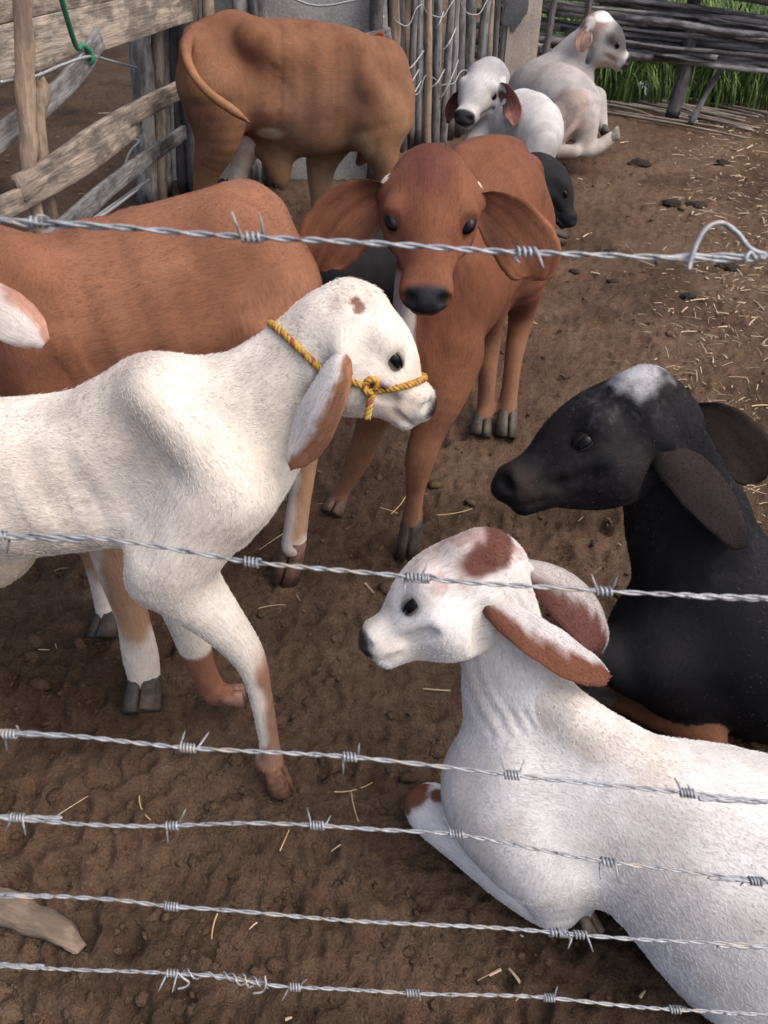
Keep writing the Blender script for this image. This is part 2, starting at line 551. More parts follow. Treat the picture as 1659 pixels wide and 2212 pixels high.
        V = laplace(V, Q, smooth)
        # what each vertex belongs to
        D, PAR, VV, UU, TG = [], [], [], [], []
        for c in self.ch:
            d, a, v, u, t = c.dist(V, True)
            D.append(d); PAR.append(a); VV.append(v); UU.append(u); TG.append(t)
        D = np.array(D); best = D.argmin(0); ii = np.arange(len(V))
        w = np.exp(-(D - D.min(0)) / .02)
        comb = np.einsum('cn,cnk->nk', w, np.array(TG))
        info = dict(pos=V, name=np.array([c.name for c in self.ch])[best], t=np.array(PAR)[best, ii], v=np.array(VV)[best, ii], u=np.array(UU)[best, ii], comb=comb)
        clen = np.array([c.len.sum() for c in self.ch])[best]; crad = np.array([max(c.ra.mean(), c.rb.mean()) for c in self.ch])[best]
        flow = np.column_stack([info['t'] * clen + best * 1.37, info['u'] * crad, info['v'] * crad])
        nr = vnormals(V, Q)
        info['n'] = nr
        if self.post is not None:
            V = V + nr * self.post(info)[:, None]
            V = laplace(V, Q, 1, .3)
            info['pos'] = V
        col, gloss = self.colors(info)
        col = np.array(col)
        for (c, re, out, e1, e2) in self.eyes:          # dark skin round the eye
            d = np.linalg.norm(V - c, axis=1)
            m = (1 - sstep(re * 1.15, re * 1.7, d))[:, None] * .6
            col = col * (1 - m) + col * A(.30, .27, .25) * m
        parts_c = [col]; Qs = [Q]; Vs = [V]; G = [gloss]; CB = [comb]
        off = len(V); EF = []
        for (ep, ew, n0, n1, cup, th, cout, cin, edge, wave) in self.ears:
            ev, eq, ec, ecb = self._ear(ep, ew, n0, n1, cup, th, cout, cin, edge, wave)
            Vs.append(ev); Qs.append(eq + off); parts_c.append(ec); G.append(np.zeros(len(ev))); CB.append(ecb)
            nn_ = len(ev) // 26; tt_ = np.tile(np.repeat(np.arange(nn_) / nn_, 13), 2); uu_ = np.tile(np.linspace(-1, 1, 13), 2 * nn_)
            EF.append(np.column_stack([tt_ * .2 + off, uu_ * np.mean(ew) * 1.3, np.repeat([0., .5], 13 * nn_)]))
            off += len(ev)
        for li in self.lidded:
            ev, eq, ec, ecb = self._lids(*self.eyes[li], Vs[0], parts_c[0])
            Vs.append(ev); Qs.append(eq + off); parts_c.append(ec); G.append(np.full(len(ev), .35)); CB.append(ecb); EF.append(ev)
            off += len(ev)
        V = np.vstack(Vs); Q = np.vstack(Qs); col = np.vstack(parts_c); gloss = np.concatenate(G); comb = np.vstack(CB)
        base = np.array([V[:, 0].mean(), V[:, 1].mean(), V[:, 2].min()])
        root = empty(self.name, base)
        tag(root, self.label, 'calf', self.group)
        fl_ = np.zeros((len(V), 3), np.float32); fl_[:len(flow)] = flow; fl_[len(flow):] = np.vstack(EF) if EF else 0
        body = mesh_obj('body', V, Q, M_COAT, root, True, col, gloss)
        fa = body.data.attributes.new('flow', 'FLOAT_VECTOR', 'POINT'); fa.data.foreach_set('vector', fl_.ravel())
        nq = len(Qs[0]); self.bvh = BVHTree.FromPolygons([tuple(v) for v in Vs[0].tolist()], Qs[0].tolist())
        for (c, re, out, e1, e2) in self.eyes:
            flat = not self.lidded
            bm = bmesh.new(); bmesh.ops.create_uvsphere(bm, u_segments=20, v_segments=12, radius=re)
            vv = np.array([v.co[:] for v in bm.verts]); vv = c + vv + np.outer(vv @ e1, e1) * .2 - (np.outer(vv @ e2, e2) * .34 if flat else 0); ff = [[v.index for v in f.verts] for f in bm.faces]; bm.free()
            mesh_obj('eye', vv, ff, M_EYE, root)
        for hv in self.hooves: self._hoof(root, *hv)
        hl = np.zeros(len(V))
        hl[:len(info['name'])] = np.where(np.isin(info['name'], ['head', 'jaw', 'lip', 'cheek', 'nostril_wing', 'brow', 'chin', 'cheekbone', 'lid']), .5, np.where(np.char.find(info['name'].astype(str), 'leg') >= 0, .6, 1.0))
        hl[:len(info['name'])] *= np.where(info['name'] == 'earroot', .5, 1.0)
        ne = sum(len(v_) for v_ in Vs[1:1 + len(self.ears)]); hl[len(info['name']):len(info['name']) + ne] = .6
        if fur * FUR > 0: self._fur(body, V, Q, col, gloss, comb, int(fur * FUR), flen, fw, seed, root, hl)
        self.root, self.body = root, body
        return self
    def _ear(self, ep, ew, n0, n1, cup, th, cout, cin, edge, wave):
        nu, sub = 13, 6
        S = cr(np.column_stack([ep, ew]), sub)
        c, w = S[:, :3], np.maximum(S[:, 3], .003)
        n = len(c)
        w = w * (1 + .16 * (fbm(c * 45, 2, 8) - .5))
        T = np.gradient(c, axis=0); T /= np.linalg.norm(T, axis=1)[:, None]
        V, C = [], []
        u = np.linspace(-1, 1, nu)
        cout, cin = A(*cout), A(*cin)
        for layer in (0, 1):
            for i in range(n):
                t = i / (n - 1)
                nn = nrm(n0 * (1 - t) + n1 * t); nn = nrm(nn - T[i] * np.dot(nn, T[i]))
                s = np.cross(T[i], nn)
                al = (.9 + 2.2 * cup) * (.42 + .58 * (1 - t)) + 2.6 * max(1 - t / .28, 0) ** 1.5     # opening angle of the curl
                ww = w[i]
                R = 2 * ww / al
                ang = u * al / 2
                fold = .10 * ww * np.sin(t * 9 + u * 2.5) * np.abs(u) ** 2
                off = nn * ((np.cos(ang) - 1) * R + fold)[:, None]
                if edge is not None and len(edge) > 3:       # the lower flap turns outwards along a crease
                    off = off + nn * (edge[3] * ww * np.maximum(u * edge[1] - (edge[2] - .7 * (t - .5)), 0) ** 1.2 * min(t * 3, 1))[:, None]
                tk = th * (1 - .8 * np.abs(u) ** 3) * (1 if t < .9 else (1 - t) / .1 * .8 + .2)
                V.append(c[i] + s * (np.sin(ang) * R)[:, None] + off + (nn if layer == 0 else -nn) * (tk * .5)[:, None])
                pp = V[-1]
                k = fbm(pp * 35, 2, 5)
                if layer == 0: cc = np.tile(cout, (nu, 1)) * (.85 + .3 * k)[:, None]
                else:
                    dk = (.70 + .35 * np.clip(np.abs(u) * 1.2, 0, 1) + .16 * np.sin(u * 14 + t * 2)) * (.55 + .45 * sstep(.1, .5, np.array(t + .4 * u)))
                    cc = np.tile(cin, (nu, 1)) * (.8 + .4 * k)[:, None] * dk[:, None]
                if layer == 1:                 # darker, greyer patch low in the cup of the ear
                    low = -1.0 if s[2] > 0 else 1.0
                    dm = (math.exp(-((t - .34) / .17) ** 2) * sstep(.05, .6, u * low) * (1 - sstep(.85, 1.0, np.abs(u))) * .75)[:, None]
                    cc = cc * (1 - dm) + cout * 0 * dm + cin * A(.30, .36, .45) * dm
                if edge is not None and layer == 0:
                    ecol, eside, eamt = edge[:3]
                    m = sstep(eamt - .25, eamt + .25, u * eside + .35 * (t - .5) * 2 + (k - .5) * .9)
                    cc = cc * (1 - m[:, None]) + A(*ecol) * m[:, None]
                C.append(cc)
        V = np.vstack(V); C = np.vstack(C)
        Q = []
        m = n * nu
        for i in range(n - 1):
            for k in range(nu - 1):
                a, b, d, e = i * nu + k, i * nu + k + 1, (i + 1) * nu + k + 1, (i + 1) * nu + k
                Q.append((a, e, d, b)); Q.append((m + a, m + b, m + d, m + e))
            for k in (0, nu - 1):
                a, e = i * nu + k, (i + 1) * nu + k
                Q.append((a, m + a, m + e, e) if k == 0 else (a, e, m + e, m + a))
        i = n - 1
        for k in range(nu - 1):
            a, b = i * nu + k, i * nu + k + 1
            Q.append((a, m + a, m + b, b))
        Q = np.array(Q)
        cb = np.vstack([np.repeat(T, nu, axis=0)] * 2)
        return V, Q, C, cb
    def _lids(self, c, re, out, e1, e2, V0, col0):
        near = np.argsort(np.linalg.norm(V0 - c, axis=1))[:400]
        d = np.linalg.norm(V0[near] - c, axis=1)
        base = col0[near[d > np.percentile(d, 70)]].mean(0)
        V, C, Q = [], [], []
        nt, nf = 17, 6
        for up in (1, -1):
            off = len(V)
            for i in range(nt):
                th = math.radians(-78 + 156 * i / (nt - 1))
                ap = math.radians(30 if up > 0 else 27) * max(math.cos(th * 1.08), 0) ** .55
                for k in range(nf):
                    f = k / (nf - 1)
                    ph = ap + (math.radians(105) - ap) * f
                    R = re * (1.05 + .10 * math.sin(f * math.pi))
                    V.append(c + R * (1.22 * math.sin(th) * e1 + math.cos(th) * (math.cos(ph) * out + up * math.sin(ph) * e2)))
                    C.append(A(.02, .018, .018) if k == 0 else (base * (.25 if k == 1 else .5 if k == 2 else .8)))
            for i in range(nt - 1):
                for k in range(nf - 1):
                    a = off + i * nf + k
                    Q.append((a, a + 1, a + nf + 1, a + nf) if up < 0 else (a, a + nf, a + nf + 1, a + 1))
        V = np.array(V)
        return V, np.array(Q), np.array(C), np.tile(e1, (len(V), 1))
    def _hoof(self, root, top, bot, toe, s, hcol, rl):
        ax = nrm(bot - top); toe = nrm(toe - ax * np.dot(toe, ax)); side = np.cross(ax, toe)
        Vs = []
        hgt = np.linalg.norm(bot - top)
        secs = [(-.25, .95, -.05, .9), (.15, 1.05, .05, 1.0), (.55, 1.2, .25, 1.1), (1.0, 1.38, .5, 1.15)]
        for sd_ in (-1, 1):
            V, seg = [], 10
            for (f, rx, sh, ry) in secs:
                for k in range(seg):
                    a = 2 * math.pi * k / seg
                    ca, sa = math.cos(a), math.sin(a)
                    # D-shaped claw: flat inner wall
                    lat = max(sa * sd_, -.22) * rl * .95 * ry * s * sd_ + sd_ * rl * .26
                    fw_ = (ca * rx * (1.0 if ca > 0 else .8) + sh) * rl * s
                    V.append(top + ax * hgt * f + side * lat + toe * fw_)
            F = []
            for i in range(len(secs) - 1):
                for k in range(seg):
                    F.append((i * seg + k, i * seg + (k + 1) % seg, (i + 1) * seg + (k + 1) % seg, (i + 1) * seg + k))
            F.append(tuple(range((len(secs) - 1) * seg, len(secs) * seg))); F.append(tuple(range(seg))[::-1])
            Vs.append((np.array(V), F))
        V, F = join_arrays(Vs)
        c = np.tile(A(*hcol), (len(V), 1)) * (.7 + .7 * vnoise(V * 60)[:, None])
        dm = sstep(.35, .75, fbm(V * 40, 3, 2))[:, None] * .7; c = c * (1 - dm) + A(.10, .066, .045) * dm
        mesh_obj('hoof', V, F, M_HOOF, root, True, c)
    def _fur(self, body, V, Q, col, gloss, comb, n, flen, fw, seed, root, hl):
        rg = np.random.default_rng(seed)
        a, b, c, d = (V[Q[:, k]] for k in range(4))
        ar = np.linalg.norm(np.cross(c - a, d - b), axis=1)
        ar = ar * (gloss[Q[:, 0]] < .3) * (hl[Q[:, 0]] > 0)
        f = rg.choice(len(Q), n, p=ar / ar.sum())
        s, t = rg.random((n, 1)), rg.random((n, 1))
        wq = [(1 - s) * (1 - t), s * (1 - t), s * t, (1 - s) * t]
        mixv = lambda X: sum(wq[k] * X[Q[f, k]] for k in range(4))
        nr = vnormals(V, Q)
        p, nn, cc, cb, hv = mixv(V), mixv(nr), mixv(col), mixv(comb), mixv(hl[:, None])
        nn /= np.linalg.norm(nn, axis=1)[:, None] + 1e-9
        keep = np.ones(n, bool)
        for (ec, re, *_r) in self.eyes:
            keep &= np.linalg.norm(p - ec, axis=1) > re * 1.35
        p, nn, cc, cb, hv = p[keep], nn[keep], cc[keep], cb[keep], hv[keep]
        n = len(p)
        swirl = np.stack([fbm(p * 9 + k * 13.1, 2, 3 + k) - .5 for k in range(3)], 1) * 1.0
        cb = cb / (np.linalg.norm(cb, axis=1)[:, None] + 1e-9) + A(0, 0, -.35) + swirl * .35
        cb = cb - nn * np.sum(cb * nn, 1)[:, None]
        cb /= np.linalg.norm(cb, axis=1)[:, None] + 1e-9
        ln = flen * (.55 + .9 * rg.random((n, 1))) * (.6 + .8 * fbm(p * 7, 2, 9)[:, None]) * hv
        jit = rg.normal(0, .14, (n, 3))
        d1 = cb + jit + nn * .10
        d2 = cb + jit * 1.4 + nn * .02
        pts = np.stack([p - nn * .001, p + d1 * ln * .5, p + d1 * ln * .5 + d2 * ln * .5], 1)
        cd = bpy.data.hair_curves.new('coat')
        cd.add_curves([3] * n)
        cd.attributes['position'].data.foreach_set('vector', pts.astype(np.float32).ravel())
        r = cd.attributes.get('radius') or cd.attributes.new('radius', 'FLOAT', 'POINT')
        r.data.foreach_set('value', np.tile(np.array([fw, fw * .8, fw * .15], np.float32), n))
        ca = cd.attributes.new('col', 'FLOAT_COLOR', 'CURVE')
        c4 = np.ones((n, 4), np.float32)
        c4[:, :3] = cc * (.88 + .26 * rg.random((n, 1)))
        if self.fleck:
            fk = rg.random(n) < self.fleck * sstep(.35, .65, fbm(p * 6, 2, 9)) * 2; c4[fk, :3] = A(.11, .11, .12) * (.5 + rg.random((fk.sum(), 1)))
        ca.data.foreach_set('color', c4.ravel())
        cd.materials.append(M_HAIR)
        o = bpy.data.objects.new('coat', cd)
        COL.objects.link(o)
        o.parent = root
        o.matrix_parent_inverse = parent_matrix(root).inverted()
        o['kind'] = 'stuff'

def blob(p, c, r, amp=.35, freq=30, seed=0, soft=.15):
    d = np.linalg.norm((p - np.asarray(c)) / np.asarray(r), axis=1)
    d = d + amp * (fbm(p * freq, 3, seed) - .5) * 2
    return 1 - sstep(1 - soft, 1 + soft, d)
def lay(col, m, c): return col * (1 - m[:, None]) + A(*c) * m[:, None]
def isin(info, *names): return np.isin(info['name'], names)
def nose_mask(calf, p, z0=-.25, x0=.985, bw=.52):
    O, x, y, z, Lh, hw, hh, q = calf.hf
    r = p - O
    a, b, c = r @ x / Lh, r @ y / hw, r @ z / hh
    return sstep(x0 - .03, x0 + .03, a + .035 * (c + .1)) * sstep(z0 - .12, z0 + .05, c) * (1 - sstep(bw - .03, bw + .06, np.abs(b)))
#@@SCENE
# ------------------------------------------------------------------ calves
WHITE, CREAM, GREYW = (.68, .645, .59), (.62, .52, .40), (.42, .41, .42)
RED, TAN, DRED = (.21, .098, .062), (.30, .15, .075), (.16, .05, .03)
BLACK = (.0075, .008, .0105)
def hlat(a, b):
    d = np.asarray(b) - np.asarray(a)
    return nrm(A(-d[1], d[0], 0))

# --- white calf wearing the rope halter, striding to the right
def white_standing():
    c = Calf('white_calf', 'white calf with yellow rope halter striding past a red calf', .0056)
    D = 1.10
    Y = A(0, 1, 0)
    c.add('torso', [P(-560, 1010, 1.14), P(-470, 1000, 1.14), P(-330, 1010, 1.13), P(-150, 1032, 1.12), P(0, 1036, D), P(180, 1022, D), P(330, 1000, D), P(430, 1000, 1.09), P(505, 1030, 1.08)],
          [.06, .105, .115, .125, .13, .122, .112, .095, .06], [.08, .125, .135, .15, .152, .152, .165, .16, .10], lat=Y, k=.05)
    c.add('hump', [P(255, 880, D), P(330, 838, D), P(410, 865, D), P(480, 880, D)], [.035, .045, .045, .04], [.04, .055, .05, .045], lat=Y, k=.06)
    c.add('neck', [P(410, 960, 1.09), P(490, 925, 1.09), P(570, 872, 1.10), P(650, 806, 1.11), P(705, 760, 1.12), P(735, 735, 1.12)],
          [.08, .068, .060, .054, .052, .05], [.15, .135, .108, .092, .085, .08], lat=Y, k=.05)
    c.add('dewlap', [P(655, 905, 1.10), P(600, 985, 1.09), P(540, 1070, 1.06), P(490, 1140, 1.05)], [.02, .026, .035, .04], [.03, .04, .05, .05], lat=Y, k=.05)
    q = c.head(P(722, 738, 1.12), PD(914, 874, dep(P(722, 738, 1.12)) + .03), None, .074, .087, roll=8, eye_x=.425, eye_z=.33, eye=.175)
    c.add('poll', [P(728, 668, 1.12), P(752, 648, 1.13), P(790, 652, 1.13)], [.024, .03, .026], k=.03)
    # near foreleg reaching forward, far foreleg folded under
    c.leg('foreleg', [P(455, 1080, 1.02), P(380, 1190, .995), P(400, 1262, .985), P(478, 1345, .975), P(537, 1420, .97), P(562, 1500, .955), P(578, 1585, .945), P(588, 1648, .938)],
          [.085, .082, .066, .045, .033, .0240, .0215, .024], hoof=PZ(596, 1702, .012), hcol=(.16, .085, .055), toe=(1, -.3, 0), hs=.95)
    c.ball('foreleg', P(574, 1640, .945), .024, k=.02)
    c.add('shoulderblade', [P(330, 850, 1.03), P(410, 945, .995), P(500, 1050, .985), P(530, 1080, .995)], [.03, .034, .036, .032], k=.07)
    c.add('shoulderblade', [P(500, 1060, .99), P(430, 1140, .98), P(345, 1235, .985)], [.034, .032, .03], k=.07)
    c.ball('elbow', P(322, 1255, .99), .035, k=.04)
    c.hollow(P(250, 985, 1.10), A(0, 1, 0), .118, .10, .006, .06)
    c.leg('foreleg_far', [P(420, 1150, 1.17), P(385, 1260, 1.17), P(398, 1325, 1.16), P(420, 1392, 1.15), P(437, 1445, 1.14), P(462, 1494, 1.13), P(488, 1500, 1.12)],
          [.07, .055, .044, .038, .031, .030, .026], hoof=P(525, 1497, 1.12), hcol=(.22, .12, .09), toe=(0, 0, -1))
    for s, yy, st in ((-1, 1.04, -.22), (1, 1.2, -.05)):
        hx = P(-470, 1000, 1.12)[0] + st
        c.leg('hindleg', [A(hx, yy, .78), A(hx + .05, yy, .62), A(hx - .06, yy, .42), A(hx - .05, yy, .25), A(hx, yy, .09)], [.1, .085, .045, .028, .027], hoof=A(hx + .02, yy, .0), toe=(1, 0, 0))
    c.ball('navel', P(25, 1195, 1.08), (.03, .045), k=.04)
    c.add('navel', [P(40, 1190, 1.08), P(10, 1238, 1.08), P(-25, 1262, 1.08)], [.03, .024, .014], k=.03)
    tb = P(-565, 960, 1.14)
    c.add('tail', [tb, tb + A(-.05, 0, -.1), tb + A(-.06, 0, -.3), tb + A(-.05, 0, -.5)], [.025, .018, .013, .018], k=.02)
    c.ear([P(742, 738, 1.06), P(733, 778, 1.03), P(714, 838, 1.012), P(686, 900, 1.005), P(652, 960, 1.01), P(624, 1002, 1.015)], [.012, .022, .034, .041, .038, .012],
          (-.1, -.85, .45), (-.35, -.75, .5), cup=.42, cout=(.58, .56, .56), cin=(.36, .17, .085), edge=((.25, .125, .07), -1, .22, .55), th=.006)
    c.ear([P(760, 700, 1.2), P(775, 735, 1.26), P(770, 800, 1.29), P(755, 870, 1.29)], [.016, .034, .038, .01], (-.3, .85, .3), cup=.5, cout=(.6, .57, .52), cin=(.36, .17, .085))
    lowf, lowc = PZ(594, 1700, .0), P(462, 1494, 1.13)
    def colors(i):
        p = i['pos']; col = np.tile(A(*WHITE), (len(p), 1))
        k = fbm(p * 8, 3, 1)
        col = lay(col, sstep(.52, .72, k) * .45, (.60, .55, .50))
        col = lay(col, sstep(.48, .72, fbm(p * 15, 3, 4)) * .5 * isin(i, 'torso', 'hump', 'neck'), (.50, .44, .40))
        col = lay(col, sstep(.5, .7, fbm(p * 5, 3, 14)) * .35, (.56, .47, .40))
        col = lay(col, np.maximum(blob(p, P(774, 684, 1.06), (.011, .05, .008), .35, 60), blob(p, P(763, 672, 1.06), (.010, .05, .006), .35, 60)) * .9, (.17, .065, .045))
        col = lay(col, blob(p, P(725, 658, 1.09), (.014, .05, .010), .5, 70, 2, .4) * .4, (.30, .20, .19))
        col = lay(col, blob(p, P(545, 1070, 1.02), (.008, .05, .018), .3, 60, 2) * .8, (.17, .14, .10))
        O, x, y, z, Lh, hw, hh, qq = c.hf
        a = (p - O) @ x / Lh
        hd = isin(i, 'head', 'jaw', 'lip', 'cheek', 'nostril_wing', 'brow')
        col = lay(col, hd * sstep(.55, .85, a) * .55, (.52, .42, .34))
        col = lay(col, hd * sstep(.93, .97, a) * .7, (.42, .42, .43))
        nm = nose_mask(c, p, -.08, 1.045) * hd
        col = lay(col, nm, (.018, .018, .02))
        # tan shins, front edge of the near foreleg
        fl = isin(i, 'foreleg') & (p[:, 1] < 1.02); t = i['t']
        e = (p[:, 0] - np.interp(p[:, 2], [.05, .15, .35, .45], [-.262, -.258, -.250, -.262])) * 22 + (k - .5)
        col = lay(col, fl * sstep(.47, .38, p[:, 2]) * sstep(-.15, .3, e + sstep(.2, .06, p[:, 2]) * .9) * .9, (.235, .115, .065))
        ff = isin(i, 'foreleg_far')
        col = lay(col, ff * sstep(.50, .54, t + (k - .5) * .08), (.22, .105, .068))
        hl = isin(i, 'navel'); col = lay(col, hl * .6, (.66, .52, .36))
        sp = vnoise(p * 70, 8)
        col = lay(col, sstep(.93, .97, sp) * .5, (.25, .17, .12))
        return col, nm
    c.colors = colors
    def post(i):
        p = i['pos']; t = i['t']
        r = isin(i, 'torso') * .0017 * np.sin(t * 110 + i['v'] * 2.0) * sstep(.38, .48, t) * (1 - sstep(.68, .76, t)) * (1 - sstep(.55, .9, np.abs(i['v'])))
        w = isin(i, 'neck', 'dewlap') * .003 * (fbm(p * A(30, 30, 8), 2, 3) - .5)
        return r + w + .004 * (fbm(p * 14, 2, 6) - .5)
    c.post = post
    c.build(fur=150000, flen=.0075, fw=.00035)
    return c

# --- red calf behind the white one, heading left
def red_side():
    c = Calf('red_calf', 'red brown calf seen from its side behind the haltered white calf', .009)
    sp = [P(590, 615, 1.75), P(525, 618, 1.73), P(380, 648, 1.67), P(200, 705, 1.60), P(60, 755, 1.54), P(-40, 770, 1.50)]
    lat = hlat(sp[0], sp[-1])
    c.add('torso', sp, [.10, .165, .19, .195, .17, .11], [.13, .19, .21, .215, .205, .15], lat=lat, k=.06)
    c.ball('hip', P(500, 500, 1.66), .06, k=.08)
    c.ball('hip', P(525, 455, 1.80), .06, k=.08)
    c.add('spine', [P(582, 462, 1.78), P(525, 440, 1.75), P(400, 468, 1.68), P(230, 525, 1.60)], [.033, .034, .032, .03], k=.05)
    c.ball('buttock', P(595, 650, 1.68), (.07, .12), k=.08)
    c.hollow(P(415, 590, 1.67), lat, .185, .12, .022, .06)
    c.hollow(P(545, 560, 1.72), lat, .16, .09, .016, .05)
    c.add('shoulderblade', [P(60, 600, 1.46), P(40, 700, 1.43), P(110, 820, 1.41)], [.045, .05, .055], k=.10)
    c.hollow(P(140, 740, 1.57), lat, .195, .12, .012, .05)
    c.ball('hump', P(-30, 610, 1.50), .07, k=.08)
    c.add('neck', [P(-10, 690, 1.50), P(-120, 690, 1.44), P(-230, 660, 1.40), P(-300, 640, 1.38)], [.12, .09, .08, .07], [.19, .14, .11, .09], lat=lat, k=.06)
    c.head(P(-310, 650, 1.38), P(-500, 800, 1.30), A(-.5, 0, .85), .095, .10, lids=False)
    c.leg('foreleg', [P(120, 900, 1.47), P(180, 1010, 1.43), P(240, 1130, 1.36), P(262, 1235, 1.31), P(285, 1330, 1.27), P(302, 1410, 1.235), P(312, 1468, 1.205)],
          [.12, .10, .07, .055, .040, .044, .040], hoof=PZ(312, 1540, .0), toe=(.1, -1, 0), hcol=(.05, .048, .046), k=.05)
    c.leg('foreleg_off', [P(40, 850, 1.62), P(140, 1010, 1.56), P(205, 1180, 1.50), P(225, 1270, 1.46), P(236, 1322, 1.43)], [.11, .08, .045, .036, .036], hoof=PZ(232, 1378, .0), toe=(-.2, -1, 0), hcol=(.035, .035, .035), k=.05)
    c.leg('hindleg', [P(560, 680, 1.66), P(590, 810, 1.64), P(650, 930, 1.68), P(652, 1040, 1.66), P(640, 1130, 1.63), P(634, 1180, 1.61)],
          [.14, .115, .055, .034, .034, .034], hoof=PZ(622, 1243, .0), toe=(-.4, -1, 0), hcol=(.15, .085, .07), k=.05)
    hb = P(590, 640, 1.82)
    c.leg('hindleg_off', [hb, hb + A(-.05, .02, -.2), hb + A(-.1, .03, -.42), A(hb[0] - .13, hb[1], .28), A(hb[0] - .16, hb[1] - .04, .08)], [.12, .09, .05, .034, .034], hoof=A(hb[0] - .17, hb[1] - .05, .0), toe=(-1, -.3, 0), k=.05)
    c.add('tail', [P(588, 470, 1.80), P(612, 520, 1.86), P(618, 640, 1.90), P(610, 760, 1.88)], [.03, .024, .018, .02], k=.02)
    c.ear([P(-130, 625, 1.30), P(-70, 640, 1.28), P(0, 672, 1.27), P(60, 712, 1.265), P(98, 742, 1.26)], [.03, .048, .050, .040, .012],
          (.3, -.75, .6), (.2, -.8, .55), cup=.35, cout=(.50, .47, .45), cin=(.42, .25, .2), edge=((.36, .20, .155), -1, .55), th=.006)
    c.add('earbase', [P(-240, 640, 1.34), P(-180, 625, 1.31), P(-120, 625, 1.30)], [.04, .035, .025], k=.03)
    def colors(i):
        p = i['pos']; col = np.tile(A(*RED), (len(p), 1))
        k = fbm(p * 6, 3, 2)
        col = lay(col, sstep(.4, .7, k) * .5, (.29, .14, .09))
        col = lay(col, sstep(.45, .75, fbm(p * 9, 3, 12)) * .4, (.23, .095, .055))
        col = lay(col, (1 - sstep(.55, .8, p[:, 2])) * .5, (.33, .17, .095))
        lg = isin(i, 'foreleg', 'foreleg_off', 'hindleg', 'hindleg_off'); t = i['t']
        col = lay(col, lg * (1 - sstep(.35, .55, p[:, 2])) * .8, (.40, .27, .17))
        j = fbm(p * 20, 2, 7)
        col = lay(col, lg * (1 - sstep(.14, .19, p[:, 2] + (j - .5) * .1)) * .85, (.66, .62, .58))
        fw = isin(i, 'foreleg') * sstep(.0, .5, -i['u'] - .3 + (j - .5)); col = lay(col, fw * .8 * (p[:, 2] < .6), (.68, .64, .60))
        hw_ = isin(i, 'hindleg') * sstep(.0, .4, -i['u'] - .1 + (j - .5)) * (p[:, 2] < .45); col = lay(col, hw_ * .8, (.62, .62, .64))
        return col, np.zeros(len(p))
    c.colors = colors
    c.post = lambda i: .007 * (fbm(i['pos'] * 8, 2, 6) - .5) + isin(i, 'torso') * .0035 * np.sin(i['t'] * 58 + 3 * fbm(i['pos'] * 3, 2, 2)) * sstep(.38, .48, i['t']) * (1 - sstep(.72, .82, i['t']))
    c.build(fur=100000, flen=.006, fw=.00026, seed=2)
    return c

